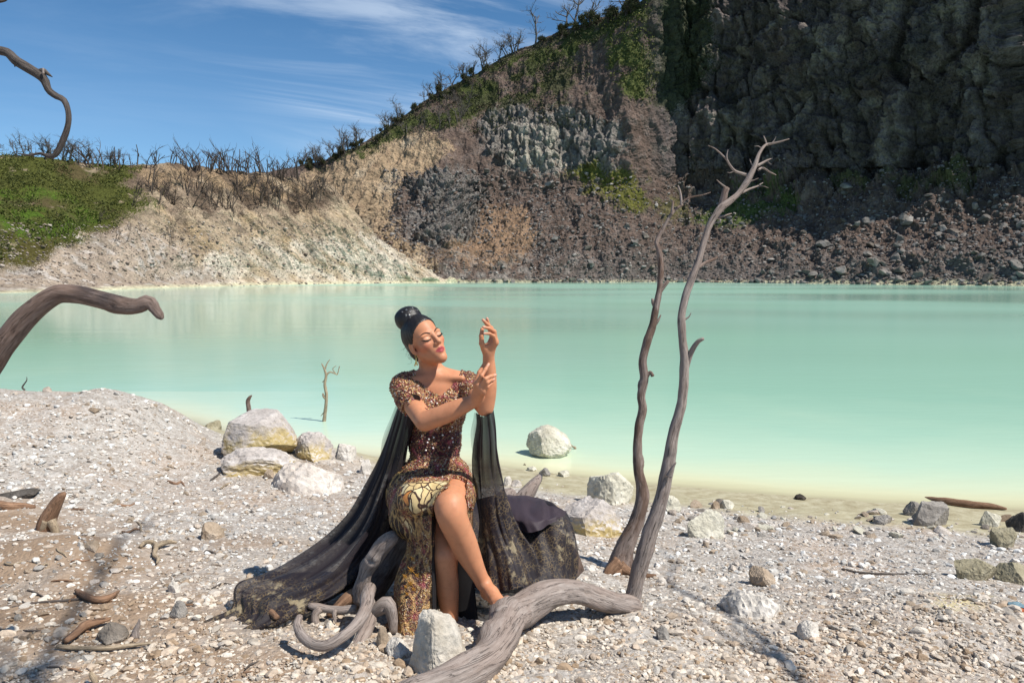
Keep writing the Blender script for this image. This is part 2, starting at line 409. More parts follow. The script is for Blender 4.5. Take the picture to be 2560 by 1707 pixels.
# ------------------------------------------------------------------ setting: hills round the lake
OV = 1.0884
def inpoly(px, py, poly):
    poly = np.asarray(poly, float)*OV; r = np.zeros(px.shape, bool)
    x0, y0 = poly[-1]
    for x1, y1 in poly:
        c = (y1 > py) != (y0 > py)
        with np.errstate(divide='ignore', invalid='ignore'):
            r ^= c & (px < (x0-x1)*(py-y1)/(y0-y1+1e-12)+x1)
        x0, y0 = x1, y1
    return r.astype(float)
def hill_material(name, scale, kind):
    m = Mat(name); p = m.pos(); col = m.attr('col')
    n1 = m.noise(p, .35*scale, 6, .65); n2 = m.noise(p, 1.6*scale, 6, .7); v = m.voro(m.vec(p, (1, 1, 1.2)), .9*scale); vs = m.voro(p, 2.6*scale)
    c = m.mix(1.0, col, m.ramp(n1, [(.25, .55), (.5, 1.0), (.75, 1.35)]), 'MULTIPLY')
    c = m.mix(1.0, c, m.ramp(n2, [(.3, .6), (.5, 1.0), (.7, 1.3)]), 'MULTIPLY')
    veg = m.attr('veg', 'Fac')
    lf = m.noise(p, 2.4*scale, 5, .75)
    c = m.mix(veg, c, m.mix(1.0, col, m.ramp(lf, [(.35, .45), (.5, 1.0), (.66, 1.5)]), 'MULTIPLY'))
    m.color(c)
    h = m.math('ADD', m.math('MULTIPLY', n1, 1.2), m.math('ADD', m.math('MULTIPLY', n2, .8), m.math('MULTIPLY', m.math('SUBTRACT', 1.0, v), .35)))
    h = m.math('ADD', h, m.math('MULTIPLY', m.math('SUBTRACT', 1.0, vs), .3))
    m.normal(m.bump(h, .9, .8/scale)); m.b.inputs['Roughness'].default_value = .97; m.b.inputs['Specular IOR Level'].default_value = .1
    return m.m
def hill(name, px, shore, d0, ridge, d1, prof, ncol, nrow, disp, paint, mat, label, back=9, seedoff=0.0, lohi=(0, 1)):
    """a slope from its shoreline up to its ridge and down the far side, as real terrain; returns a surface sampler"""
    cx = np.unique(np.concatenate([np.linspace(px[0], lohi[0], 50), np.linspace(lohi[0], lohi[1], ncol-90), np.linspace(lohi[1], px[-1], 42)])); ncol = len(cx)
    sh = np.interp(cx, px, shore); dd0 = np.interp(cx, px, d0); rg = np.interp(cx, px, ridge); dd1 = np.interp(cx, px, d1)
    t = np.linspace(0, 1, nrow)
    PX = np.repeat(cx[None], nrow, 0); PY = sh[None]+(rg-sh)[None]*t[:, None]
    G = prof(t[:, None]*np.ones((1, ncol)), PX); D = dd0[None]+(dd1-dd0)[None]*G
    P = W(PX, PY, D)
    front = P[0].copy(); front[:, 1] -= 6; front[:, 2] = -2.0
    r = P[-1]; backs = []
    for k in range(1, back+1):
        q = r.copy(); q[:, 1] += k*7.0; q[:, 0] *= q[:, 1]/r[:, 1]; q[:, 2] = r[:, 2]-(k**1.3)*1.7*(1+.3*(k > 5)); backs.append(q)
    V = np.concatenate([front[None], P, np.array(backs)])
    PXa = np.concatenate([PX[:1], PX]+[PX[-1:]]*back); PYa = np.concatenate([PY[:1]+30, PY]+[PY[-1:]-6*k for k in range(1, back+1)])
    ta = np.concatenate([[0], t, np.ones(back)])[:, None]*np.ones((1, ncol))
    du = np.gradient(V, axis=1); dv = np.gradient(V, axis=0); Nn = np.cross(du, dv); Nn /= np.linalg.norm(Nn, axis=-1)[..., None]+1e-9
    amp = sstep(0, .06 if 'wall' in name else .24, ta)
    D3 = disp(V+seedoff, PXa, PYa, ta)*amp
    V = V+Nn*D3[..., None]
    col, veg = paint(PXa, PYa, ta, V, D3)
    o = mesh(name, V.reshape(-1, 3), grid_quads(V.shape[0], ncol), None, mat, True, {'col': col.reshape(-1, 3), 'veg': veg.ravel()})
    tag(o, label, None, None, 'structure')
    Pv = V[1:1+nrow]; Nv = Nn[1:1+nrow]
    def at(qx, qy):
        ci = np.clip(np.interp(qx, cx, np.arange(ncol)), 0, ncol-1.001)
        i = ci.astype(int); s_ = np.interp(qx, cx, sh); r_ = np.interp(qx, cx, rg)
        tt = np.clip((qy-s_)/(r_-s_), 0, 1)*(nrow-1); j = np.clip(tt.astype(int), 0, nrow-2)
        fi = (ci-i)[:, None]; fj = (tt-j)[:, None]
        return ((Pv[j, i]*(1-fi)+Pv[j, i+1]*fi)*(1-fj)+(Pv[j+1, i]*(1-fi)+Pv[j+1, i+1]*fi)*fj)
    at.ridge = lambda qx: np.interp(qx, cx, rg)
    return at
def layer(col, mask, c):
    return col*(1-mask[..., None])+np.array(c)*mask[..., None]
def warp(PX, PY, V, a=16, f=.22):
    r_ = np.random.RandomState(5)
    return PX+a*fbm(V*f+5.1, 4)*2+r_.normal(size=PX.shape)*8, PY+a*fbm(V*f+31.7, 4)*2+r_.normal(size=PX.shape)*7

# far crater wall
WX = [-2600, -400, 500, 700, 800, 900, 980, 1080, 1200, 1300, 1400, 1500, 1580, 1640, 1700, 1900, 2200, 2560, 3200, 4200]
WSH = [707, 706, 705, 705, 705, 706, 706, 706, 706, 706, 706, 706, 706, 706, 706, 708, 711, 715, 725, 745]
WD0 = [140, 150, 158, 160, 160, 158, 152, 150, 150, 150, 150, 150, 150, 150, 149, 140, 124, 110, 88, 62]
WRG = [440, 440, 440, 428, 405, 368, 312, 243, 180, 126, 82, 50, 22, -20, -60, -95, -110, -120, -130, -200]
WD1 = [190, 195, 198, 198, 198, 194, 199, 202, 204, 204, 201, 195, 188, 185, 184, 176, 158, 138, 116, 94]
def wall_prof(t, PX):
    wallish = sstep(1545, 1740, PX)
    a = np.interp(t, [0, .36, .60, 1], [0, .50, .64, 1])        # scree, cliff band, upper slope
    b = np.interp(t, [0, .30, .345, 1], [0, .86, .95, 1])        # talus, then a steep wall
    c = np.interp(t, [0, .5, 1], [0, .42, 1])
    m = sstep(1090, 1200, PX)
    g = c*(1-m)+a*m
    return g*(1-wallish)+b*wallish
def wall_disp(V, PX, PY, t):
    w = sstep(1590, 1760, PX)*sstep(.17, .30, t)
    cl = inpoly(PX, PY, [(1105, 330), (1110, 275), (1170, 240), (1240, 265), (1300, 255), (1420, 285), (1440, 320), (1405, 395), (1290, 385), (1240, 405), (1180, 395), (1130, 360)])
    out = inpoly(PX, PY, [(930, 430), (990, 400), (1060, 400), (1110, 440), (1090, 560), (1030, 590), (950, 560), (1000, 480)])
    gully = fbm(np.stack([V[..., 0]*.22, V[..., 1]*.12, V[..., 2]*.05], -1), 5, ridged=True)
    colm = fbm(np.stack([V[..., 0]*.55, V[..., 1]*.4, V[..., 2]*.10], -1)+3, 4, ridged=True)
    rub = fbm(V*.45, 5, .6)+.35*fbm(V*1.6, 3, .6, ridged=True)
    blk = np.maximum(0, noise(V*.8))+.7*np.maximum(0, noise(V*1.7+9))
    d = 1.5*gully+1.2*fbm(V*.06, 3)*1.5+.65*rub
    big = fbm(np.stack([V[..., 0]*.09, V[..., 1]*.09, V[..., 2]*.045], -1)+21, 4, ridged=True)
    led = (V[..., 2]*.16+1.1*fbm(V*.07+4, 3)+.5*fbm(V*.3, 2)) % 1.0
    d = d+w*(.8*colm+3.4*big+.9*rub+1.2*led*led+.4*blk)
    d = d+cl*(1.3*colm+.4*rub-.3)+out*(1.5*rub+1.5*blk)
    d = d+.55*blk*(1-w)*sstep(.75, .3, t)
    wp = V+1.5*np.stack([fbm(V*.25+3, 2), fbm(V*.25+13, 2), fbm(V*.25+23, 2)], -1)
    c1, e1 = cells(wp*np.array([.17, .17, .075])); c2, e2 = cells(wp*np.array([.5, .5, .22])+7)
    d = d+w*(3.4*(c1-.5)+1.3*(c2-.5)-.9*np.exp(-(e1/.10)**2))+(cl+.6*out)*(1.5*(c2-.5)-.5*np.exp(-(e2/.12)**2))
    wall_disp.c = (c1, c2)
    bev = 1-.65*sstep(.9, 1, t)
    return d*bev
def wall_paint(PX, PY, t, V, D3):
    qx, qy = warp(PX, PY, V)
    n = fbm(V*.13, 4); n2 = fbm(V*.5+7, 4)
    col = np.ones(PX.shape+(3,))*np.array([.135, .098, .08])
    col = layer(col, sstep(0, .35, n2)*.5, (.20, .165, .145))
    tan = inpoly(qx, qy, [(560, 440), (740, 400), (880, 345), (980, 312), (1040, 330), (1000, 380), (930, 420), (905, 480), (930, 560), (1000, 600), (1000, 650), (740, 640)])
    col = layer(col, tan, (.36, .265, .17)); col = layer(col, tan*sstep(.0, .5, n2), (.27, .19, .125)); col = layer(col, tan*sstep(.15, .5, n)*.7, (.44, .36, .26))
    pat = inpoly(qx, qy, [(1010, 600), (1060, 540), (1130, 480), (1210, 480), (1235, 560), (1190, 610), (1060, 620)])
    col = layer(col, pat*.85, (.29, .19, .12))
    gray = inpoly(qx, qy, [(930, 430), (990, 395), (1060, 395), (1115, 440), (1090, 560), (1030, 590), (950, 570), (930, 500), (1000, 470)])
    col = layer(col, gray*.85, (.20, .185, .17)); col = layer(col, gray*sstep(.1, .5, n2), (.30, .285, .26)); col = layer(col, gray*sstep(.05, -.4, n2)*.8, (.08, .07, .065))
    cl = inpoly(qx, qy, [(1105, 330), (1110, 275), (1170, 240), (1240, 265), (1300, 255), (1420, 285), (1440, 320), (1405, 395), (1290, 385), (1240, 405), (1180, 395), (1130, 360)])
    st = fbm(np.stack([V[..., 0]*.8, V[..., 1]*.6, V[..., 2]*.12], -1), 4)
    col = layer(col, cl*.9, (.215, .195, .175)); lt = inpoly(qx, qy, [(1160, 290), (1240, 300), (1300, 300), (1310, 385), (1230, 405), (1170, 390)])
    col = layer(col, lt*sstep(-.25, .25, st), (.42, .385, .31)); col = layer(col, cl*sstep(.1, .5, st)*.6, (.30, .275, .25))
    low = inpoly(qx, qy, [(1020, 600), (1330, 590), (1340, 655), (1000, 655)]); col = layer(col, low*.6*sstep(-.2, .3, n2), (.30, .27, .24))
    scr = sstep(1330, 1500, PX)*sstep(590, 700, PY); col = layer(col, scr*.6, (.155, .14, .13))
    veg = np.zeros(PX.shape)
    def green(poly, c, a=1.0, thr=-.25):
        nonlocal col, veg
        mk = inpoly(qx, qy, poly)*sstep(thr, thr+.25, n+.5*n2)*a; col = layer(col, mk, c); veg = np.maximum(veg, mk)
    green([(690, 400), (800, 360), (900, 290), (1000, 215), (1130, 150), (1300, 80), (1480, 0), (1500, 40), (1420, 75), (1300, 150), (1230, 230), (1120, 240), (1050, 300), (960, 310), (880, 345), (740, 395)], (.066, .078, .026))
    green([(1090, 260), (1130, 190), (1280, 130), (1330, 170), (1300, 260), (1200, 250), (1130, 290)], (.052, .058, .026), .85, -.1)
    green([(1400, 60), (1500, 0), (1500, 250), (1440, 230), (1400, 170)], (.085, .105, .03), .9, -.2)
    green([(1290, 400), (1340, 385), (1440, 390), (1500, 470), (1440, 490), (1370, 450), (1330, 420)], (.125, .125, .03), .95, -.35)
    green([(1440, 470), (1560, 455), (1590, 520), (1480, 500)], (.12, .12, .035), .6, -.1)
    green([(1580, 520), (1640, 480), (1700, 440), (1820, 450), (1830, 490), (1720, 510), (1640, 535)], (.075, .105, .03), .9, -.3)
    green([(1880, 440), (1940, 400), (2060, 400), (2200, 370), (2260, 380), (2230, 470), (2080, 470), (1960, 460)], (.075, .085, .03), .8, -.15)
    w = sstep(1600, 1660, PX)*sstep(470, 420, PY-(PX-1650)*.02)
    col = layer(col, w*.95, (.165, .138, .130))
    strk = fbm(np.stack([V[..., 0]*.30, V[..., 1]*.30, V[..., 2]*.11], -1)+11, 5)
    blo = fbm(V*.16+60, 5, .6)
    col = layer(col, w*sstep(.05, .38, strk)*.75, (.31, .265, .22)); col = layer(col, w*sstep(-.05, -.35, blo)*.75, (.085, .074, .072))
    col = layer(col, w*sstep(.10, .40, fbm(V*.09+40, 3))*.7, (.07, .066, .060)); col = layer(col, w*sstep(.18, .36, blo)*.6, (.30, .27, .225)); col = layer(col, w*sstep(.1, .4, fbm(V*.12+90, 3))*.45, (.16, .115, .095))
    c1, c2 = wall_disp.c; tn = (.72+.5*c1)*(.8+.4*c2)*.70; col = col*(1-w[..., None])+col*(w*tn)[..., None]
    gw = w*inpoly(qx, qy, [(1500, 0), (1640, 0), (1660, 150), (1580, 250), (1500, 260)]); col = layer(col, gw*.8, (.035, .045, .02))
    shore_band = sstep(698, 705, PY+3*n2); col = layer(col, shore_band*.8, (.50, .48, .32))
    ped = sstep(.3, -.2, D3)*0
    return np.clip(col, .012, .7), veg
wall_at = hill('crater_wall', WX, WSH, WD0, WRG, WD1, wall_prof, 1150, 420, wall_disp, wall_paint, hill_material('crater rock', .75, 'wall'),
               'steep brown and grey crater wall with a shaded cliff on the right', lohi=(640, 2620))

# nearer hill on the left
HX = [-3200, -1500, -600, 0, 100, 300, 450, 550, 650, 740, 827, 870, 925, 1000, 1060, 1110, 1150]
HSH = [800, 765, 748, 733, 729, 722, 717, 715, 712.5, 711, 709.5, 709, 708.5, 708, 707.5, 707, 707]
HD0 = [38, 50, 62, 74, 78, 90, 102, 109, 117, 123, 129, 132, 136, 141, 145, 148, 150]
HRG = [340, 370, 382, 390, 395, 410, 420, 432, 440, 450, 470, 520, 588, 642, 675, 700, 706]
HD1 = [78, 88, 98, 108, 110, 117, 124, 129, 133, 137, 140, 141, 143, 146, 148, 150, 151]
def hill_prof(t, PX):
    a = np.interp(t, [0, .05, .14, .35, .62, .70, 1], [0, .13, .22, .36, .54, .67, 1])
    return a
def hill_disp(V, PX, PY, t):
    gully = fbm(np.stack([V[..., 0]*.35+V[..., 2]*.2, V[..., 1]*.16, V[..., 2]*.07], -1), 5, ridged=True)
    er = sstep(230, 420, PX+.3*(PY-560))
    fine = fbm(np.stack([V[..., 0]*1.1+V[..., 2]*.8, V[..., 1]*.5, V[..., 2]*.3], -1)+9, 4, ridged=True)
    d = 1.0*fbm(V*.1, 4)+er*(1.4*gully+.28*fine)+.30*fbm(V*.9, 5, .65)+(1-er)*.4*fbm(V*.3, 3)
    return d*(1-.5*sstep(.9, 1, t))*1.05
def hill_paint(PX, PY, t, V, D3):
    qx, qy = warp(PX, PY, V, 14, .3)
    n = fbm(V*.2, 4); n2 = fbm(V*.8+7, 4)
    dg = fbm(np.stack([(V[..., 0]+V[..., 2]*1.2)*.5, V[..., 1]*.2, V[..., 2]*.12], -1), 4)
    col = np.ones(PX.shape+(3,))*np.array([.40, .315, .22])
    col = layer(col, sstep(-.05, .4, dg)*.75, (.27, .205, .15)); col = layer(col, sstep(.05, .5, n)*.5, (.42, .30, .16))
    whi = inpoly(qx, qy, [(560, 560), (700, 560), (850, 545), (960, 600), (1050, 655), (300, 655), (450, 600)])
    col = layer(col, whi*sstep(-.4, .25, dg+.3*n2)*.9, (.61, .54, .44))
    top = inpoly(qx, qy, [(-3300, 300), (300, 365), (420, 385), (760, 405), (780, 470), (740, 500), (600, 490), (430, 490), (330, 480), (250, 540), (-3300, 640)])
    col = layer(col, top*.9*sstep(-.5, .1, n+.3*n2), (.12, .085, .062)); 
    ban = inpoly(qx, qy, [(300, 385), (480, 400), (700, 420), (740, 440), (640, 460), (480, 440), (330, 430)]); col = layer(col, ban*.85*sstep(-.25, .15, dg), (.36, .255, .155))
    gry = inpoly(qx, qy, [(-3300, 590), (0, 585), (120, 560), (330, 520), (420, 600), (560, 660), (0, 680), (-3300, 720)]); col = layer(col, gry*.75, (.37, .30, .24)); col = layer(col, gry*sstep(.0, .35, n2)*.7, (.52, .475, .43))
    drk = inpoly(qx, qy, [(330, 495), (560, 480), (600, 520), (430, 560)]); col = layer(col, drk*sstep(.05, .4, n2+.3*dg)*.6, (.15, .115, .09))
    veg = np.zeros(PX.shape)
    def green(poly, c, a=1.0, thr=-.4):
        nonlocal col, veg
        mk = inpoly(qx, qy, poly)*sstep(thr, thr+.25, n+.5*n2)*a; col = layer(col, mk, c); veg = np.maximum(veg, mk)
    green([(-3300, 300), (0, 350), (240, 360), (330, 385), (270, 420), (340, 480), (250, 520), (150, 560), (60, 600), (-3300, 620)], (.075, .082, .02), 1, -.45)
    green([(-3300, 480), (60, 440), (180, 460), (240, 500), (150, 540), (-3300, 560)], (.072, .125, .016), .9, -.1)
    pt_ = fbm(V*.12+50, 4); brn = inpoly(qx, qy, [(-3300, 330), (330, 370), (340, 480), (60, 610), (-3300, 640)])*sstep(.08, .3, pt_); col = layer(col, brn*.8, (.105, .078, .04)); veg = veg*(1-.5*brn)
    green([(300, 450), (400, 440), (400, 480), (300, 490)], (.07, .10, .02), .8, -.1)
    green([(-3300, 560), (0, 540), (150, 540), (90, 610), (-3300, 620)], (.09, .075, .025), .8, -.3)
    beach = sstep(-9, -1, PY-np.interp(PX, HX, HSH)+5*n2); col = layer(col, beach*.9, (.60, .56, .38))
    return np.clip(col, .012, .75), veg
hill_at = hill('hillside', HX, HSH, HD0, HRG, HD1, hill_prof, 860, 290, hill_disp, hill_paint, hill_material('bare hillside earth', 1.3, 'hill'),
               'nearer hillside, green on the left and bleached towards the lake', seedoff=7.7, lohi=(-60, 1140))
# ------------------------------------------------------------------ stones
def stone_material(name, cols, attr=None, rnd=True, sulphur=0.0, scale=1.0, moss=None):
    m = Mat(name); p = m.obj() if not attr else m.pos()
    n1 = m.noise(p, 5*scale, 5, .6); n2 = m.noise(p, 28*scale, 5, .7); n3 = m.noise(p, 90*scale, 3, .7)
    c = m.ramp(n1, [(.3, cols[0]), (.52, cols[1]), (.72, cols[2])])
    c = m.mix(1.0, c, m.ramp(n2, [(.3, .66), (.5, 1.0), (.72, 1.22)]), 'MULTIPLY')
    if attr:
        c = m.mix(1.0, c, m.attr(attr), 'MULTIPLY')
    elif rnd:
        r = m.N('ShaderNodeObjectInfo').outputs['Random']
        c = m.mix(1.0, c, m.ramp(r, [(0, (.72, .66, .60)), (.5, (1, 1, 1)), (1, (1.12, 1.1, 1.08))]), 'MULTIPLY')
    if sulphur:
        sep = m.N('ShaderNodeSeparateXYZ'); m.L(m.N('ShaderNodeNewGeometry').outputs['Normal'], sep.inputs[0])
        side = m.rng(sep.outputs[2], .72, .15, 0, 1, True)
        low = m.N('ShaderNodeSeparateXYZ'); m.L(m.N('ShaderNodeTexCoord').outputs['Generated'], low.inputs[0])
        side = m.math('MULTIPLY', side, m.rng(low.outputs[2], .92, .55, 0, 1, True))
        ny = m.noise(p, 3.2, 4, .6)
        c = m.mix(m.math('MULTIPLY', m.math('MULTIPLY', side, m.rng(ny, .40, .52, 0, 1)), sulphur), c, m.mix(n2, (.36, .26, .11), (.60, .48, .22)))
    m.color(c)
    h = m.math('ADD', m.math('MULTIPLY', n2, .7), m.math('MULTIPLY', n3, .3))
    m.normal(m.bump(h, .55, .02/scale)); m.b.inputs['Roughness'].default_value = .95
    return m.m
M_PALE = stone_material('pale stone', [(.36, .31, .26), (.52, .47, .42), (.62, .58, .53)])
M_TAN = stone_material('tan stone', [(.26, .20, .14), (.38, .30, .22), (.50, .43, .35)])
M_GREY = stone_material('grey stone', [(.17, .155, .14), (.27, .25, .225), (.38, .36, .33)])
M_WHITE = stone_material('white stone', [(.47, .425, .365), (.58, .535, .475), (.67, .63, .575)], rnd=False)
M_BOULDER = stone_material('sulphur stained boulder', [(.33, .29, .26), (.46, .415, .38), (.62, .58, .545)], rnd=False, sulphur=1.0)
M_CREAM = stone_material('cream boulder', [(.38, .35, .27), (.55, .52, .42), (.68, .65, .56)], rnd=False)
M_OLIVE = stone_material('olive boulder', [(.20, .175, .11), (.32, .285, .195), (.42, .39, .29)], rnd=False)
M_DARK = stone_material('dark stone', [(.05, .045, .04), (.08, .07, .06), (.14, .125, .11)])
M_FOOTROCK = stone_material('blocky foreground boulder', [(.36, .31, .24), (.50, .455, .385), (.64, .60, .55)], rnd=False, scale=.8)
M_PEBBLE = stone_material('pebbles', [(.8, .8, .8), (1, 1, 1), (1, 1, 1)], attr='tone', scale=1.5)
PALETTE = np.array([(.70, .66, .61), (.64, .585, .53), (.76, .735, .70), (.52, .43, .35), (.58, .50, .43), (.37, .285, .21), (.42, .395, .37), (.68, .61, .54)])*np.array([.935, .955, .955])
def rock(name, label, px, py, w, h, mat, seed, group=None, deep=1.0, yaw=None, planes=14, rough=.10, sub=4, dmin=.55, lean=0.0, sink=.42, cat='rock', zoff=0.0, dxyz=None, sharp=1.0, faces=None):
    """a stone whose base front shows at (px, py); w, h in photo pixels"""
    g = WG(px, py)[0]; sc = g[1]/FPX
    if dxyz is not None:
        d_ = W(px, py, 1.)-np.array([0, 0, CAMZ]); g = np.array([0, 0, CAMZ])+d_*CAMZ/-d_[2]; sc = g[1]/FPX
    V, Fc = rock_shape(seed, sub, planes, rough if faces is None else 0, 1.0, dmin, .86, sharp)
    if faces is not None:
        V = ICO[sub][0].copy()
        for nx, ny, nz, dd in faces: n_ = np.array([nx, ny, nz])/np.linalg.norm([nx, ny, nz]); V = V-n_*(np.maximum(0, V@n_-dd)*.88)[:, None]
        V = V*(1+rough*fbm(V*2+seed, 3)[:, None]+rough*.8*fbm(V*6+seed, 4, ridged=True)[:, None])
    r = np.random.RandomState(seed+5); a = (r.uniform(0, 6.28) if yaw is None else yaw) if faces is None else 0
    V = V@np.array([[cos(a), -sin(a), 0], [sin(a), cos(a), 0], [0, 0, 1]])
    V = V-(V.max(0)+V.min(0))/2; ext = (V.max(0)-V.min(0))
    V = V/ext*np.array([w*sc, w*sc*deep, h*sc/(1-sink)])
    V[:, 0] += lean*V[:, 2]
    V[:, 2] += -V[:, 2].min()-sink*(V[:, 2].max()-V[:, 2].min())
    base = g+np.array([0, w*sc*deep*.42, zoff]); 
    base[2] = gz(base[0], base[1])+zoff if dxyz is None else base[2]
    o = mesh(name, V, None, Fc, mat, False, None); o.location = base
    return tag(o, label, cat, group)
rock('boulder', 'big yellow-stained grey boulder with a flat top at the lake edge', 632, 1155, 196, 118, M_BOULDER, 21, deep=.75, rough=.06, sink=.12, faces=((-.1, -.25, .95, .50), (-.55, -.75, .30, .62), (.25, -.95, .15, .60), (.75, -.55, .2, .66), (-.95, -.1, .2, .70), (.9, .1, .45, .68), (.3, -.5, -.8, .6), (-.6, 0, .75, .72), (.45, -.35, .8, .62)))
rock('boulder', 'cracked tan rock slab directly under the big yellow-stained boulder', 622, 1192, 200, 60, M_BOULDER, 33, deep=.7, yaw=1.1, sink=.5, rough=.12)
rock('boulder', 'low grey rock with a yellow streak right of the big stained boulder', 778, 1152, 104, 62, M_BOULDER, 8, deep=.9, sink=.45, rough=.12)
rock('boulder', 'whitish crusted rock heap below and right of the big stained boulder', 735, 1236, 240, 74, M_PALE, 47, deep=.9, rough=.10, sink=.68, dmin=.75)
rock('rock', 'bright white rock at the waterline left of the black drape', 858, 1152, 54, 40, M_WHITE, 5)
rock('rock', 'white upright rock at the waterline touching the black drape', 912, 1185, 30, 36, M_WHITE, 6)
rock('rock', 'olive wet rock in the water left of the big stained boulder', 530, 1078, 40, 26, M_OLIVE, 7, dxyz=1)
rock('rock', 'flat pale rock at the waterline left of the big stained boulder', 506, 1096, 44, 14, M_CREAM, 9, dxyz=1)
rock('boulder', 'cream boulder standing alone in the shallow lake water', 1374, 1146, 118, 76, M_CREAM, 64, deep=.8, rough=.10, dxyz=1, sink=.15, faces=((-.8, -.5, .2, .6), (.2, -.9, .35, .55), (.55, -.2, .8, .45), (-.5, 0, .85, .72), (.9, 0, .3, .8), (-.2, -.6, .75, .6)))
rock('boulder', 'cream and grey boulder on the sand behind the dead trees', 1532, 1262, 122, 84, M_CREAM, 71, deep=.9, yaw=2.2, dmin=.5)
rock('boulder', 'yellow-stained low boulder between the black cloth and the dead trees', 1486, 1342, 160, 88, M_BOULDER, 82, deep=.8, yaw=.2, rough=.13)
rock('rock', 'pale rock just behind the fork of the two dead trees', 1684, 1282, 46, 40, M_CREAM, 90)
rock('rock', 'angular cream rock alone on the gravel right of the tall dead tree', 1768, 1345, 98, 66, M_CREAM, 95, deep=.7, yaw=1.9, dmin=.45)
rock('boulder', 'blocky boulder in front of the woman\'s bare legs', 1092, 1698, 162, 158, M_FOOTROCK, 104, deep=.85, rough=.09, sink=.22, faces=((-.74, -.62, .26, .42), (.60, -.70, .38, .44), (.30, .05, .95, .56), (.88, .1, .45, .56), (.05, -.95, .1, .66), (-.3, .9, .3, .5), (-.9, .35, .2, .58), (-.35, -.3, .88, .64)))
rock('rock', 'smooth white stone beside the curled root and the blocky boulder', 990, 1645, 62, 46, M_WHITE, 110, dmin=.75)
rock('rock', 'small brown rock under the curled root\'s right leg', 955, 1620, 34, 56, M_TAN, 113)
rock('rock', 'dark grey boulder beside the red fallen log', 2335, 1316, 100, 60, M_GREY, 117, deep=.7, rough=.09)
rock('rock', 'smaller dark rock against the left end of the red log', 2290, 1290, 46, 36, M_GREY, 118)
rock('rock', 'upright cream rock right of the red log', 2487, 1318, 52, 42, M_CREAM, 121)
rock('rock', 'dark boulder cut by the right edge near the water', 2560, 1330, 54, 52, M_DARK, 124)
rock('rock', 'olive boulder below the dark rock at the right edge', 2520, 1370, 56, 50, M_OLIVE, 127)
rock('boulder', 'wide olive-tan boulder casting a shadow near the right edge', 2452, 1452, 118, 56, M_OLIVE, 131, deep=.6, yaw=.6, dmin=.5)
rock('boulder', 'grey-tan boulder cut by the right edge of the gravel', 2560, 1462, 92, 52, M_OLIVE, 133)
rock('rock', 'tan rock on the gravel right of the tall dead tree\'s foot', 1915, 1465, 64, 46, M_TAN, 136)
rock('boulder', 'bright white crusted outcrop on the gravel slope at right', 1905, 1548, 170, 66, M_WHITE, 139, deep=.9, rough=.14, sink=.68)
rock('rock', 'white crusted lump below the bright white outcrop', 2030, 1600, 60, 42, M_WHITE, 141, rough=.1)
rock('rock', 'small black rock on the wet sand at the waterline', 2004, 1250, 28, 14, M_DARK, 143)
rock('rock', 'reddish-brown stone with pale neighbours on the sand edge', 1790, 1272, 24, 20, M_TAN, 146)
rock('rock', 'pale flat rock right of the reddish-brown stone', 1822, 1272, 38, 22, M_CREAM, 147)
rock('rock', 'flat grey stone among stones on the sandy edge', 2215, 1312, 54, 24, M_GREY, 149)
rock('rock', 'dark pointed stone casting a shadow right of the log', 1660, 1600, 34, 34, M_GREY, 150)
rock('rock', 'grey-blue stone near the bottom left below the sticks', 268, 1612, 76, 46, M_GREY, 152, dmin=.7)
rock('rock', 'white rounded stone left of the black train\'s shadow', 430, 1482, 36, 30, M_WHITE, 155)
rock('rock', 'smooth grey stone left of the tip of the black train', 440, 1545, 46, 40, M_GREY, 158, dmin=.75)
rock('rock', 'tan wedge of rock in the white gravel left of the drape', 520, 1350, 60, 44, M_TAN, 161)
rock('rock', 'pink-brown small rock left of the whitish crusted heap', 670, 1196, 24, 22, M_TAN, 164)
rock('rock', 'pale rock on the crest of the gravel mound at left', 114, 980, 24, 14, M_PALE, 166)
rock('rock', 'dark flat rock at the left edge above the broken stump', 30, 1248, 90, 18, M_DARK, 168)
rock('rock', 'small white stone on the earth beside the broken stump', 196, 1370, 18, 16, M_WHITE, 170)
rock('rock', 'ochre stone beside the white stone on the earth heap', 222, 1378, 34, 26, M_TAN, 171)
for px, py, w, h, sd, mt, lb in ((1330, 1178, 26, 12, 1, M_CREAM, 'low flat rocks on the sand behind the black cloth'), (1362, 1190, 30, 20, 2, M_GREY, 'low flat rocks on the sand behind the black cloth'), (1410, 1192, 30, 14, 3, M_CREAM, 'low flat rocks on the sand behind the black cloth'), (1312, 1172, 12, 14, 4, M_OLIVE, 'low flat rocks on the sand behind the black cloth'), (1290, 1217, 30, 16, 5, M_PALE, 'low flat rocks on the sand behind the black cloth'), (1268, 1215, 24, 26, 6, M_WHITE, 'low flat rocks on the sand behind the black cloth')):
    rock('rock', 'low pale or grey rock on the sand right behind the black cloth', px, py, w, h, mt, 200+sd, lb)

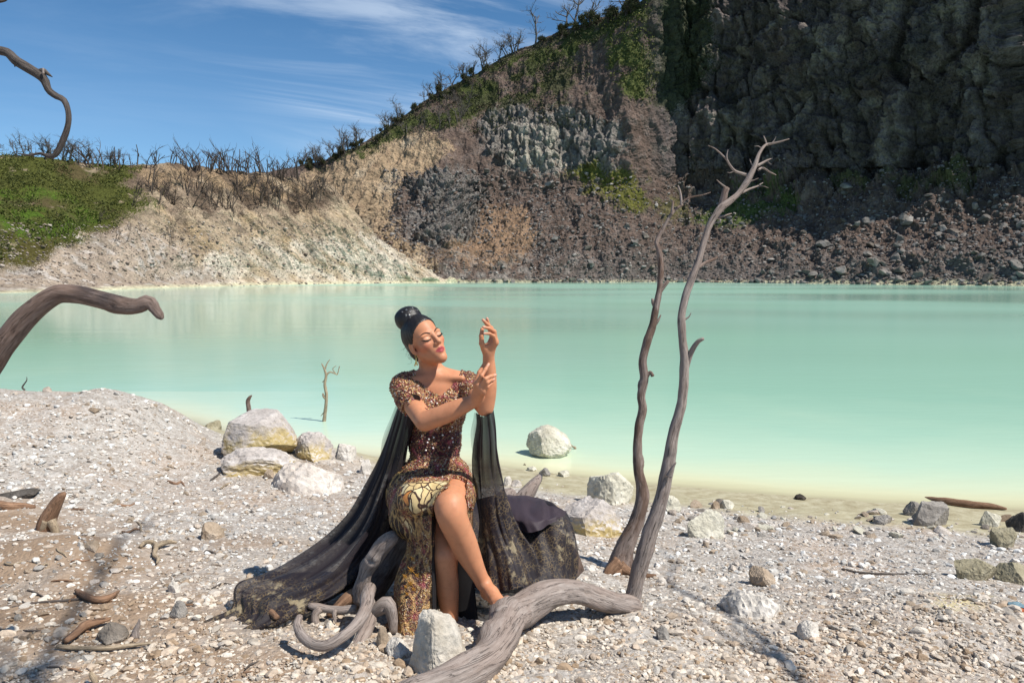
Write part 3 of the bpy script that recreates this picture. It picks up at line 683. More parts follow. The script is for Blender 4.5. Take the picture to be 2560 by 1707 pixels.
LANDMARKS = [('the big yellow-stained boulder', 632, 1090), ('the low grey rock with a yellow streak', 778, 1118), ('the whitish crusted heap', 735, 1190), ('the broken stump', 122, 1290), ('the forked brown root', 388, 1385), ('the bark strip', 240, 1500), ('the long orange stick', 260, 1628), ('the tip of the black train', 500, 1560), ('the middle of the black train', 800, 1380), ('the curled root', 800, 1590), ('the blocky boulder', 1092, 1620), ('the fallen log', 1400, 1500), ('the foot of the tall dead stem', 1585, 1490), ('the lone angular cream rock', 1768, 1312), ('the cream and grey boulder', 1532, 1220), ('the bright white outcrop', 1905, 1515), ('the tan rock on the gravel', 1915, 1445), ('the dark grey boulder by the red log', 2335, 1290), ('the small black rock on wet sand', 2004, 1243), ('the wide olive boulder', 2452, 1425), ('the red fallen log', 2430, 1268), ('the yellow sulphur patch', 2400, 1500), ('the gravel crest at far left', 110, 975), ('the right flank of the mound', 430, 1060), ('the flat grey stone in the belt', 2215, 1300), ('the bottom right corner', 2540, 1690), ('the bottom left corner', 30, 1690), ('the bottom edge at centre right', 1800, 1695), ('the left edge', 10, 1400), ('the half-buried twig', 2200, 1434), ('the smooth grey stone by the train', 440, 1525), ('the tan wedge of rock', 520, 1335)]
def near_words(px, py):
    d = [math.hypot(px-x, (py-y)*1.6) for _, x, y in LANDMARKS]; i = int(np.argmin(d)); n, x, y = LANDMARKS[i]; dx, dy = px-x, (py-y)*1.6
    a = math.degrees(math.atan2(-dy, dx)) % 360
    w = ['right of', 'behind and right of', 'behind', 'behind and left of', 'left of', 'in front and left of', 'in front of', 'in front and right of'][int((a+22.5)//45) % 8]
    far = 'just ' if d[i] < 70 else 'well ' if d[i] > 150 else ''
    return far+w+' '+n
USED = {}
TONE = {'pale stone': 'pale', 'white stone': 'white', 'tan stone': 'tan', 'grey stone': 'grey', 'cream boulder': 'cream'}
# loose stones one by one, the largest of the gravel
rg = np.random.RandomState(77)
def scatter_things():
    shapes = []
    for k in range(6):
        V, Fc = rock_shape(300+k, 2, 11, .05, .72, .5, .85); shapes.append((V, Fc))
    datas = {}
    def get(k, mat):
        key = (k, mat.name)
        if key not in datas:
            o = mesh('stone', shapes[k][0], None, shapes[k][1], mat, False); datas[key] = o.data
            bpy.data.objects.remove(o)
        return datas[key]
    spots = []
    zones = [  # box in the photo, how many, radius range in photo px, label, group, material mix
        ((960, 1560, 1230, 1300), 0, (5, 9), '', '', ()),
        ((0, 930, 1010, 1330), 60, (6, 15), 'loose pale stone on the sunlit gravel slope left of the black drape', 'loose stones on the left gravel slope', (M_PALE, M_PALE, M_WHITE, M_TAN)),
        ((0, 560, 1330, 1690), 70, (7, 17), 'loose stone among driftwood on the brown ground at lower left', 'loose stones on the ground at lower left', (M_PALE, M_TAN, M_TAN, M_WHITE, M_GREY)),
        ((1660, 2560, 1255, 1345), 150, (6, 21), 'angular stone in the belt of stones along the sand at right', 'stones along the sandy edge at right', (M_CREAM, M_PALE, M_GREY, M_TAN)),
        ((1640, 2560, 1350, 1700), 62, (6, 14), 'loose stone on the open gravel slope at right', 'loose stones on the right gravel slope', (M_PALE, M_WHITE, M_TAN, M_GREY)),
        ((1260, 1660, 1540, 1700), 26, (7, 15), 'loose pale stone on the gravel below the driftwood log', 'loose stones below the log', (M_PALE, M_WHITE, M_TAN)),
        ((600, 1000, 1600, 1700), 16, (7, 15), 'loose stone on the gravel round the curled root', 'loose stones round the curled root', (M_PALE, M_WHITE, M_TAN))]
    for (x0, x1, y0, y1), n, (r0, r1), lb, gp, mats in zones:
        if not n: continue
        px = rg.uniform(x0, x1, n); py = rg.uniform(y0, y1, n); P = WG(px, py)
        for i in range(n):
            if P[i][2] < .03 or P[i][1] > 10: continue
            r = r0+(r1-r0)*rg.rand()**2.2; R = r*P[i][1]/FPX
            mt = mats[rg.randint(len(mats))]; o = bpy.data.objects.new('stone', get(rg.randint(6), mt)); COL.objects.link(o)
            o.location = P[i]+np.array([0, 0, R*.12])
            o.scale = (R*rg.uniform(.9, 1.35), R*rg.uniform(.8, 1.1), R*rg.uniform(.7, 1.05)); o.rotation_euler = (rg.normal()*.3, rg.normal()*.3, rg.uniform(0, 6.28))
            lab = ('small' if r < r0+(r1-r0)*.22 else 'middling' if r < r0+(r1-r0)*.55 else 'larger')+' '+TONE[mt.name]+' stone '+near_words(px[i], py[i]); lab = lab if len(lab.split()) <= 16 else lab.replace('well ', '').replace('just ', ''); tag(o, lab, 'stone', gp)
            if USED.setdefault(lab, gp) != gp: bpy.data.objects.remove(o)
scatter_things()
def gravel():
    base = []
    for k in range(10):
        V, Fc = rock_shape(500+k, 0 if k < 6 else 1, 7, .0, .7, .5, .8); V = V*(1+.15*noise(V*2.1+k))[:, None]; base.append((V, Fc))
    n = 68000
    px = rg.uniform(-260, 2820, n); py = 940+(1760-940)*rg.rand(n)**.8; P = WG(px, py)
    s = shore_s(P[:, 0], P[:, 1]); ok = (P[:, 1] < 11.5) & (s > .5)
    keep = rg.rand(n) < np.clip((s-.7)/.9, .06, 1)
    earth = np.zeros(n)
    for cx, cy, sx, sy, a in ((-2.4, 3.75, .75, .5, 1), (-1.9, 3.1, .7, .28, 1), (-3.0, 4.6, .7, .35, .8)):
        earth = np.maximum(earth, a*np.exp(-((P[:, 0]-cx)/sx)**2-((P[:, 1]-cy)/sy)**2))
    keep &= rg.rand(n) > earth*.75
    P = P[ok & keep]; n = len(P)
    clump = noise(P*2.2+9)
    R = np.exp(rg.normal(math.log(.0062), .52, n))*(1+.35*clump); R = np.clip(R*(.55+.13*P[:, 1]), .003, .027)
    pal = PALETTE[np.clip((rg.rand(n)**1.35*8).astype(int), 0, 7)]*rg.uniform(.82, 1.12, n)[:, None]
    warm = sstep(4.2, 2.9, P[:, 1]); pal = pal*(1-warm[:, None]*np.array([.05, .13, .22]))
    kind = np.where(R > .016, rg.randint(6, 10, n), rg.randint(0, 6, n))
    mb = MB()
    for k in range(10):
        I = np.nonzero(kind == k)[0]
        if not len(I): continue
        V0, F0 = base[k]; m = len(I); nv = len(V0)
        a = rg.uniform(0, 6.28, m); b = rg.normal(size=m)*.5
        ca, sa, cb, sb = np.cos(a), np.sin(a), np.cos(b), np.sin(b)
        S = V0[None]*(R[I][:, None, None]*np.stack([rg.uniform(.9, 1.5, m), rg.uniform(.7, 1.1, m), rg.uniform(.6, 1.1, m)], -1)[:, None])
        y = S[..., 1]*cb[:, None]-S[..., 2]*sb[:, None]; z = S[..., 1]*sb[:, None]+S[..., 2]*cb[:, None]
        x = S[..., 0]*ca[:, None]-y*sa[:, None]; y = S[..., 0]*sa[:, None]+y*ca[:, None]
        Vw = np.stack([x, y, z], -1)+P[I][:, None]+np.array([0, 0, 1])*(R[I]*.2)[:, None, None]
        F_ = (F0[None]+np.arange(m)[:, None, None]*nv).reshape(-1, 3)
        mb.add(Vw.reshape(-1, 3), None, F_, tone=np.repeat(pal[I], nv, 0))
    o = mb.build('gravel', M_PEBBLE, smooth=False)
    tag(o, 'countless small pale pebbles covering the shore', 'gravel', None, 'stuff')
gravel()

# ------------------------------------------------------------------ far boulders, dead trees, bushes
M_SCREE = stone_material('scree boulders', [(.11, .10, .09), (.19, .175, .16), (.32, .30, .275)], scale=.05)
M_SCREEP = stone_material('scree rubble', [(.8, .8, .8), (1, 1, 1), (1, 1, 1)], attr='tone', scale=.1)
def scree():
    shapes = [rock_shape(700+k, 2, 13, .07, .8, .38, .8) for k in range(6)]
    datas = []
    for V, Fc in shapes:
        o = mesh('boulder', V, None, Fc, M_SCREE, False); datas.append(o.data); bpy.data.objects.remove(o)
    def place(n, box, r0, r1, lb, gp, pw=2.5):
        x0, x1, y0, y1 = box; px = rg.uniform(x0, x1, n); py = y0+(y1-y0)*rg.rand(n)**.8
        P = wall_at(px, py)
        for i in range(n):
            R = (r0+(r1-r0)*rg.rand()**pw)*P[i][1]/FPX
            o = bpy.data.objects.new('boulder', datas[rg.randint(6)]); COL.objects.link(o)
            o.location = P[i]+np.array([0, -R*.25, R*.2]); o.scale = (R*rg.uniform(.9, 1.4), R, R*rg.uniform(.65, 1)); o.rotation_euler = (rg.normal()*.4, rg.normal()*.4, rg.uniform(0, 6.28))
            fx, fy = (px[i]-x0)/(x1-x0), (py[i]-y0)/(y1-y0); q = R*FPX/P[i][1]
            pl = ('far left of' if fx < .14 else 'left part of' if fx < .34 else 'left of middle in' if fx < .5 else 'right of middle in' if fx < .66 else 'right part of' if fx < .86 else 'far right of')
            ht = ('uppermost' if fy < .25 else 'upper middle' if fy < .5 else 'lower middle' if fy < .75 else 'lowest')
            sz = ('small' if q < r0*1.25 else 'middling' if q < r0*1.8 else 'large')
            tag(o, f'{sz} {lb.split(" ")[0]} boulder, {ht} tier, {pl} the {gp.split(" ", 1)[1] if not gp.startswith("boulders ") else "field "+gp.split(" ", 1)[1]}'.replace('the along', 'the row along').replace('dark boulder', 'dark boulder').replace('rock boulder', 'rock'), 'boulder', gp)
    place(130, (1900, 2580, 490, 712), 6, 21, 'dark boulder in the rock field below the shaded cliff across the lake', 'boulders below the shaded cliff')
    place(70, (1380, 1900, 540, 706), 5, 13, 'dark boulder on the brown scree behind the dead trees', 'boulders on the brown scree')
    place(36, (1180, 1500, 430, 560), 5, 13, 'pale boulder on the slope under the columned cliff', 'boulders under the columned cliff')
    place(44, (1080, 2560, 694, 712), 4, 11, 'rock lying along the far waterline', 'rocks along the far waterline')
    n = 14000
    px = np.concatenate([rg.uniform(1330, 3100, n), rg.uniform(960, 1400, 3000), rg.uniform(980, 1230, 1500)]); py = np.concatenate([440+272*rg.rand(n)**.75, 430+276*rg.rand(3000), 430+190*rg.rand(1500)])
    P = wall_at(px, py); n = len(P)
    R = np.exp(rg.normal(math.log(.16), .45, n)); R = np.clip(R, .05, .6)
    mb = MB(); pal = np.array([(.14, .125, .115), (.20, .18, .165), (.11, .085, .07), (.30, .275, .25), (.17, .12, .095)])[np.clip((rg.rand(n)**1.4*5).astype(int), 0, 4)]
    V0, F0 = rock_shape(777, 0, 6, 0, .8, .5, .8); nv = len(V0)
    a = rg.uniform(0, 6.28, n); ca, sa = np.cos(a)[:, None], np.sin(a)[:, None]
    S = V0[None]*(R[:, None, None]*np.stack([rg.uniform(.8, 1.6, n), rg.uniform(.7, 1.2, n), rg.uniform(.6, 1.1, n)], -1)[:, None])
    Vw = np.stack([S[..., 0]*ca-S[..., 1]*sa, S[..., 0]*sa+S[..., 1]*ca, S[..., 2]], -1)+P[:, None]+np.array([0, 0, 1])*(R*.2)[:, None, None]
    mb.add(Vw.reshape(-1, 3), None, (F0[None]+np.arange(n)[:, None, None]*nv).reshape(-1, 3), tone=np.repeat(pal, nv, 0))
    # small stones and clods on the near hillside
    m_ = 3500; px = rg.uniform(-60, 1050, m_); py = rg.uniform(560, 715, m_); P = hill_at(px, py)
    R = np.clip(np.exp(rg.normal(math.log(.10), .5, m_)), .03, .4); pal = np.array([(.42, .36, .30), (.26, .21, .17), (.15, .12, .10)])[rg.randint(0, 3, m_)]
    S = V0[None]*R[:, None, None]*np.array([1.2, 1, .8]); Vw = S+P[:, None]
    mb.add(Vw.reshape(-1, 3), None, (F0[None]+np.arange(m_)[:, None, None]*nv).reshape(-1, 3), tone=np.repeat(pal, nv, 0))
    tag(mb.build('rubble', M_SCREEP, smooth=False), 'loose rubble covering the slopes across the lake', 'rubble', None, 'stuff')
scree()
def wood_material(name, a, b, c, bark=0.0, scale=1.0, spec=.25):
    m = Mat(name); g = m.attr('grain')
    st = m.noise(m.vec(g, (70*scale, 70*scale, 11*scale)), 1.0, 6, .70, 1.3)
    cr = m.noise(m.vec(g, (55*scale, 55*scale, 2.4*scale)), 1.0, 4, .6, .8)
    pt = m.noise(m.vec(g, (14*scale, 14*scale, 5*scale)), 1.0, 4, .6)
    col = m.ramp(st, [(.2, a), (.5, b), (.82, c)])
    if bark: col = m.mix(m.math('MULTIPLY', m.rng(pt, .42, .56, 0, 1), bark), col, m.mix(st, (.045, .026, .017), (.15, .085, .055)))
    crack = m.rng(m.math('ABSOLUTE', m.math('SUBTRACT', cr, .5)), 0, .014, 1, 0)
    col = m.mix(m.math('MULTIPLY', crack, .8), col, (.03, .022, .018))
    col = m.mix(1.0, col, m.ramp(pt, [(.3, .62), (.5, 1.0), (.75, 1.25)]), 'MULTIPLY')
    m.color(col)
    h = m.math('SUBTRACT', m.math('ADD', st, m.math('MULTIPLY', pt, .5)), m.math('MULTIPLY', crack, .9))
    m.normal(m.bump(h, .6, .012/scale)); m.b.inputs['Roughness'].default_value = .8; m.b.inputs['Specular IOR Level'].default_value = spec
    return m.m
M_WOOD = wood_material('weathered grey driftwood', (.225, .18, .15), (.355, .295, .26), (.50, .435, .39), bark=.40)
M_LIMB = wood_material('dark weathered limb', (.10, .07, .058), (.24, .175, .145), (.43, .355, .315), bark=.55)
M_BARK = wood_material('weathered wood with dark bark', (.16, .115, .09), (.30, .23, .195), (.47, .40, .36), bark=.8)
M_REDWOOD = wood_material('reddish driftwood', (.13, .07, .042), (.26, .15, .09), (.40, .26, .17))
M_BRANCHDK = wood_material('dark dead branch', (.05, .04, .035), (.095, .078, .068), (.19, .165, .15))
M_TWIG = wood_material('pale twig', (.22, .16, .10), (.36, .28, .19), (.48, .40, .30), scale=2)
M_BURNT = wood_material('burnt shrub wood', (.05, .036, .029), (.085, .062, .05), (.14, .11, .09), scale=.1)
M_GREYTREE = wood_material('grey bare tree wood', (.07, .06, .052), (.12, .105, .092), (.19, .17, .15), scale=.1)
def leaf_material(name, a, b, sat=1.0):
    m = Mat(name); r = m.attr('shade', 'Fac'); m.color(m.ramp(r, [(0, a), (1, b)])); m.b.inputs['Roughness'].default_value = .8
    return m.m
M_LEAF = leaf_material('leaves', (.024, .026, .012), (.095, .098, .040)); M_GRASS = leaf_material('grass and ferns', (.038, .048, .011), (.125, .13, .030))
def bare_tree(seed, H, spread=.5, depth=4, lean=.2, multi=1, thick=.035, nb=(3, 6)):
    """trunk mesh and branch mesh of a leafless tree, base at the origin"""
    r = np.random.RandomState(seed); tr, br = MB(), MB()
    def limb(mb, p, d, L, R, lev):
        n = 4; pts = [p]; dd = d.copy()
        for i in range(n):
            dd = dd+r.normal(size=3)*.20; dd[2] += .05; dd /= np.linalg.norm(dd); pts.append(pts[-1]+dd*L/n)
        tube(mb, np.array(pts), np.linspace(R, R*.45, n+1), 4 if lev > 0 else 6, step=L/5, cap=False, seed=float(seed))
        if lev >= depth: return
        for k in range(r.randint(2, 4) if lev else r.randint(*nb)):
            t = r.uniform(.35, 1); q = pts[min(n, int(t*n)+0)]
            e = dd+r.normal(size=3)*spread*1.5; e[2] = abs(e[2])*.7+.25; e /= np.linalg.norm(e)
            limb(br, q, e, L*r.uniform(.45, .72), R*.5, lev+1)
    for k in range(multi):
        d = np.array([r.normal()*lean, r.normal()*lean, 1.0]); d /= np.linalg.norm(d)
        limb(tr, np.array([r.normal()*.12*H*(multi > 1), 0, -.15*H*.3]), d, H*r.uniform(.5, .85), H*thick, 0 if depth > 1 else 1)
    return tr, br
def leaf_cloud(seed, n, R, c, leaf, squash=.8, clumps=9):
    r = np.random.RandomState(seed); cc = r.normal(size=(clumps, 3)); cc /= np.linalg.norm(cc, axis=1)[:, None]
    cc = cc*R*r.uniform(.2, .85, (clumps, 1))*np.array([1, 1, squash]); k = r.randint(clumps, size=n)
    p = cc[k]+r.normal(size=(n, 3))*R*.22+np.array(c)
    d1 = r.normal(size=(n, 3)); d1 /= np.linalg.norm(d1, axis=1)[:, None]; d2 = np.cross(d1, r.normal(size=(n, 3))); d2 /= np.linalg.norm(d2, axis=1)[:, None]
    s = leaf*r.uniform(.6, 1.4, (n, 1)); V = np.stack([p-d1*s, p+d2*s*.6, p+d1*s, p-d2*s*.6], 1).reshape(-1, 3)
    return V, np.arange(n*4).reshape(-1, 4), np.repeat(np.clip(r.rand(n)*.8+.2*r.rand(clumps)[k], 0, 1), 4)
def far_trees():
    protos = {}
    def proto(key, f):
        if key not in protos:
            parts = []
            for nm, mb, mt in f():
                if mb.n == 0: continue
                o = mb.build(nm, mt); parts.append((nm, o.data)); bpy.data.objects.remove(o)
            protos[key] = parts
        return protos[key]
    def burnt(k): return proto(('b', k), lambda: [(n, m, M_BURNT) for n, m in zip(('trunk', 'branches'), bare_tree(40+k, 3.0, .30, 2, .34, 1+k % 3, .019, (1, 4)))])
    def grey(k): return proto(('g', k), lambda: [(n, m, M_GREYTREE) for n, m in zip(('trunk', 'branches'), bare_tree(80+k, 5.0, .55, 4, .2, 1, .03))])
    def bush(k):
        def f():
            tr, br = bare_tree(120+k, 3.4, .6, 2, .2, 2, .04); cr = MB(); V, Q, sh = leaf_cloud(130+k, 1300, 1.35, (0, 0, 1.9), .13); cr.add(V, Q, None, shade=sh)
            for a, b in zip(br.V, br.q): pass
            return [('trunk', tr, M_BURNT), ('branches', br, M_BURNT), ('crown', cr, M_LEAF)]
        return proto(('l', k), f)
    def put(name, parts, p, s, yaw, lb, gp, cat='tree', tilt=0):
        root = empty(name, p, lb, cat, gp); root.rotation_euler = (0, tilt, yaw); root.scale = (s, s, s)
        for nm, d in parts:
            o = bpy.data.objects.new(nm, d); COL.objects.link(o); o.parent = root
            if nm != 'trunk': o['kind'] = 'stuff'
    def row(n, x0, x1, yf, at, maker, kmax, s0, s1, name, lb, gp, up=0.0):
        px = np.sort(rg.uniform(x0, x1, n)); py = yf(px); P = at(px, py)
        for i in range(n):
            sc_ = rg.uniform(s0, s1); fx = (px[i]-x0)/(x1-x0)
            pl = 'at the left end' if fx < .12 else 'towards the left' if fx < .32 else 'left of the middle' if fx < .48 else 'right of the middle' if fx < .64 else 'towards the right' if fx < .86 else 'at the right end'
            sz = 'low' if sc_ < s0+(s1-s0)*.3 else 'middling' if sc_ < s0+(s1-s0)*.68 else 'tall'
            put(name, maker(rg.randint(kmax)), P[i]+np.array([0, 0, -up]), sc_, rg.uniform(0, 6.28), sz+' '+lb+', '+pl, gp)

    J = lambda a, b: (lambda px: hill_at.ridge(px)+rg.uniform(a, b, len(px)))
    K = lambda a, b: (lambda px: wall_at.ridge(px)+rg.uniform(a, b, len(px)))
    row(58, 190, 745, J(0, 14), hill_at, burnt, 9, 1.0, 2.0, 'burnt_shrub', 'leafless burnt shrub standing on the skyline of the left hill', 'burnt shrubs along the left skyline')
    row(56, -520, 300, J(-2, 6), hill_at, grey, 6, .5, .85, 'bare_tree', 'thin grey bare tree on the skyline above the green slope', 'grey trees above the green slope', .2)
    row(84, 330, 830, lambda px: rg.uniform(470, 540, len(px)), hill_at, burnt, 9, .9, 1.7, 'burnt_shrub', 'leafless burnt shrub on the terrace of the left hill', 'burnt shrubs on the hill terrace')
    row(30, 250, 800, lambda px: rg.uniform(540, 620, len(px)), hill_at, burnt, 9, .4, .8, 'burnt_shrub', 'small burnt shrub on the pale eroded bank by the lake', 'burnt shrubs on the pale bank')
    row(34, 745, 1000, K(-3, 12), wall_at, grey, 6, .7, 1.15, 'bare_tree', 'grey bare tree on the low part of the crater rim', 'bare trees on the low crater rim', .2)
    row(34, 745, 1010, K(-2, 22), wall_at, bush, 4, .4, .7, 'bush', 'dark leafy bush on the low part of the crater rim', 'bushes on the low crater rim')
    row(26, 1000, 1300, K(0, 8), wall_at, grey, 6, .7, 1.3, 'bare_tree', 'grey bare tree on the rising part of the crater rim', 'bare trees on the rising rim')
    row(24, 1000, 1420, K(2, 26), wall_at, bush, 4, .5, .85, 'bush', 'dark leafy bush on the rising part of the crater rim', 'bushes on the rising rim')
    for x, s, lb in ((1295, 1.15, 'bare rim tree leaning over bushes, lowest of the tall trees on the upper rim'), (1338, 1.35, 'spreading bare tree left of the cluster on the upper rim'), (1412, 1.5, 'tall bare tree at the left of the clump on the upper rim'), (1440, 1.6, 'tall bare tree in the middle of the clump on the upper rim'), (1475, 1.55, 'tall bare tree at the right of the clump on the upper rim'), (1545, 1.5, 'dark tree at the top edge where the rim meets the shaded cliff')):
        p = wall_at(np.array([x]), wall_at.ridge(np.array([x]))+4)[0]; put('bare_tree', grey(int(x) % 6), p, s*1.25, x*.7, lb, None)
    row(22, 1390, 1640, K(2, 20), wall_at, bush, 4, .7, 1.3, 'bush', 'dark leafy bush under the tall trees of the upper rim', 'bushes under the tall rim trees')
    row(26, 1010, 1180, lambda px: wall_at.ridge(px)+rg.uniform(35, 110, len(px)), wall_at, grey, 6, .5, .9, 'bare_tree', 'bare tree on the green slope just below the crater rim', 'bare trees below the rim')
    # undergrowth nobody could count
    def cover(name, at, box, n, cond, leaf, mat, lb, per=7, R=.35):
        x0, x1, y0, y1 = box; px = rg.uniform(x0, x1, n); py = rg.uniform(y0, y1, n); ok = cond(px, py); P = at(px[ok], py[ok]); n = len(P)
        if not n: return
        p = np.repeat(P, per, 0)+rg.normal(size=(n*per, 3))*R*np.array([1, 1, .45])+np.array([0, 0, R*.4]); N_ = len(p)
        d1 = rg.normal(size=(N_, 3)); d1 /= np.linalg.norm(d1, axis=1)[:, None]; d2 = np.cross(d1, rg.normal(size=(N_, 3))); d2 /= np.linalg.norm(d2, axis=1)[:, None]
        s = leaf*rg.uniform(.6, 1.5, (N_, 1)); V = np.stack([p-d1*s, p+d2*s*.6, p+d1*s, p-d2*s*.6], 1).reshape(-1, 3)
        sh = np.clip(np.repeat(.45+.5*fbm(P*.25, 3), per)+rg.uniform(-.35, .35, N_), 0, 1)
        mb = MB(); mb.add(V, np.arange(N_*4).reshape(-1, 4), None, shade=np.repeat(sh, 4))
        tag(mb.build(name, mat, smooth=False), lb, 'undergrowth', None, 'stuff')
    gpoly = [(-1100, 330), (-100, 350), (240, 365), (330, 390), (270, 420), (340, 480), (250, 520), (150, 560), (60, 600), (-100, 610), (-1100, 630)]
    cover('ferns', hill_at, (-900, 400, 350, 660), 16500, lambda x, y: (inpoly(x+rg.normal(size=x.shape)*8, y+rg.normal(size=x.shape)*6, gpoly) > 0) & (fbm(np.stack([x*.6, y, x*0], -1)*.02, 4) > -.10+.25*sstep(540, 650, y)), .11, M_GRASS, 'green ferns and grass covering the left hill', 7, .34)
    upoly = [(690, 400), (800, 360), (900, 290), (1000, 215), (1130, 150), (1300, 80), (1480, 0), (1500, 40), (1420, 75), (1300, 150), (1230, 230), (1120, 240), (1050, 300), (960, 310), (880, 345), (740, 395)]
    cover('undergrowth', wall_at, (750, 1640, 0, 440), 9000, lambda x, y: (inpoly(x+rg.normal(size=x.shape)*10, y, upoly) > 0) & (y > wall_at.ridge(x)+3) & (fbm(np.stack([x, y, x*0], -1)*.012, 3) > -.12), .2, M_LEAF, 'scrub covering the slope below the crater rim', 6, .55)
    ups = [(1400, 60), (1500, 0), (1500, 250), (1440, 230), (1400, 170)]
    cover('undergrowth', wall_at, (1500, 1660, 0, 290), 900, lambda x, y: (inpoly(x, y, ups) > 0), .22, M_GRASS, 'bright scrub beside the shaded cliff', 6, .6)
    cover('undergrowth', wall_at, (1160, 1480, 130, 340), 1500, lambda x, y: fbm(np.stack([x, y, x*0], -1)*.02+3, 3) > .05, .2, M_LEAF, 'scattered scrub above the columned cliff', 6, .6)
far_trees()
# ------------------------------------------------------------------ dead trees and driftwood
def dead_trees():
    g0 = WG(1579, 1514)[0]
    # the fallen one: log on the ground, tall bare stem rising from its end
    t = empty('dead_tree', g0, 'tall pale dead stem rising from the end of the thick grey log on the ground', 'dead tree')
    RT = lambda L_: [(x, y, r_*(.80 if y < 1300 else .90)) for x, y, r_ in L_]
    b = MB(); ptube(b, RT([(1560, 1528, 24), (1579, 1500, 21), (1593, 1442, 22), (1624, 1338, 22), (1651, 1257, 21), (1667, 1180, 20), (1676, 1130, 18), (1683, 1090, 17), (1705, 1000, 15), (1711, 897, 13.5), (1706, 840, 12.5), (1704, 790, 12), (1713, 745, 11.5), (1725, 708, 11.5), (1746, 653, 10), (1761, 601, 9.5), (1777, 557, 9.5), (1803, 520, 11), (1826, 502, 9), (1844, 486, 8), (1866, 457, 9), (1885, 420, 8), (1893, 398, 6), (1899, 383, 5), (1910, 366, 4), (1918, 361, 3)]), (3.42, 3.75), 20, step=.014, rough=.15, seed=1.0, twist=.8,
                     knots=((.33, 1.5, .02, .012), (.22, 4.4, .015, .01), (.52, 4.6, .015, .008), (.12, 4.9, .02, .01)))
    b.build('trunk', M_WOOD, t, g0)
    def limb(name, pts, Y, mat=M_WOOD, seg=7, rough=.08, seed=2.0, root=None, base=None, **k):
        m = MB(); ptube(m, pts, Y, seg, rough=rough, seed=seed, **k); return m.build(name, mat, root or t, g0 if base is None else base)
    limb('branch', [(1915, 362, 3.4), (1930, 359, 2.6), (1948, 355, 2.2), (1973, 348, 1.2)], 3.75)
    limb('branch', [(1917, 362, 2.2), (1913, 350, 1.7), (1909, 340, 1)], 3.75)
    limb('branch', [(1874, 440, 4), (1855, 434, 3.6), (1837, 427, 3), (1824, 412, 2.7), (1818, 401, 2.4), (1808, 390, 2), (1796, 379, 1.8), (1786, 371, 1.4), (1770, 364, .9)], (3.72, 3.66))
    limb('branch', [(1818, 402, 2), (1817, 388, 1.5), (1820, 375, 1)], 3.68)
    limb('branch', [(1893, 415, 4), (1906, 408, 3), (1918, 401, 2.2), (1931, 396, 1.2)], (3.73, 3.78))
    limb('branch', [(1896, 425, 3), (1907, 420, 2.4), (1924, 430, 2), (1940, 438, 1.2)], (3.73, 3.77))
    limb('branch', [(1855, 482, 3.2), (1873, 473, 2.6), (1892, 466, 2), (1907, 457, 1)], (3.7, 3.8))
    limb('branch', [(1890, 467, 1.5), (1905, 465, 1.2), (1921, 470, .8)], 3.78)
    limb('branch', [(1800, 528, 9), (1809, 495, 8.5), (1812, 482, 8), (1817, 469, 7.5)], 3.68, M_BARK, 10)
    limb('branch', [(1814, 468, 2.2), (1803, 460, 1.8), (1792, 450, 1)], (3.68, 3.62))
    limb('branch', [(1795, 544, 3.4), (1812, 539, 2.4), (1829, 534, 1.2)], (3.67, 3.72))
    limb('branch', [(1746, 668, 5), (1765, 656, 4), (1785, 648, 3), (1800, 640, 2.2), (1829, 634, 1), (1845, 626, .9), (1872, 610, .6)], (3.63, 3.75), M_BARK)
    limb('branch', [(1795, 643, 2.2), (1802, 637, 1.8), (1808, 632, 1)], 3.68)
    limb('branch', [(1712, 925, 9), (1722, 895, 7.5), (1733, 870, 6.5), (1746, 853, 5.5), (1759, 846, 3.6)], (3.55, 3.5))
    limb('branch', [(1672, 1190, 8), (1680, 1172, 5), (1690, 1155, 1.5)], (3.44, 3.42))
    limb('branch', [(1735, 690, 3), (1729, 676, 2.5), (1722, 672, 1.2)], 3.6, M_BARK)
    for a_ in ([(1866, 455, 2.4), (1880, 452, 1.6), (1896, 446, .8)], [(1886, 418, 2.2), (1878, 408, 1.4), (1874, 398, .7)], [(1905, 372, 1.6), (1896, 366, 1), (1886, 366, .5)], [(1930, 358, 1.2), (1936, 350, .8), (1940, 342, .4)], [(1918, 401, 1.2), (1924, 409, .8), (1930, 411, .5)], [(1837, 427, 1.4), (1826, 432, .9), (1818, 431, .5)], [(1783, 560, 2.4), (1792, 556, 1.4), (1800, 557, .6)], [(1710, 800, 3), (1722, 792, 1.8), (1728, 782, .8)]):
        limb('twig', a_, 3.73)
    lg = MB()
    ptube(lg, [(1618, 1530, 6), (1598, 1527, 15), (1579, 1514, 25), (1539, 1508, 25), (1485, 1494, 26), (1430, 1480, 28), (1385, 1484, 33), (1340, 1503, 37), (1300, 1526, 40), (1272, 1548, 41), (1250, 1596, 40), (1220, 1645, 41), (1160, 1685, 43), (1095, 1716, 45), (1000, 1765, 52), (880, 1830, 54)],
          [3.44, 3.42, 3.4, 3.36, 3.3, 3.24, 3.2, 3.14, 3.08, 2.98, 2.82, 2.68, 2.58, 2.5, 2.42, 2.34], 30, step=.013, rough=.24, seed=5.0, twist=1.2,
          knots=((.36, 2.0, .05, .03), (.47, .8, .05, .035), (.55, 3.2, .045, .03), (.60, 1.2, .05, .03), (.24, 5.2, .03, .015), (.7, 2.4, .05, .03)))
    lg.build('log', M_WOOD, t, g0)
    limb('stub', [(1268, 1560, 20), (1275, 1535, 15), (1262, 1522, 13), (1240, 1530, 9)], (2.98, 2.94), M_WOOD, 12, .2, 9.0)
    # the upright darker one behind it
    g1 = WG(1548, 1425)[0]; Yb = g1[1]
    u = empty('dead_tree', g1, 'slimmer dark dead tree leaning behind the tall pale stem', 'dead tree')
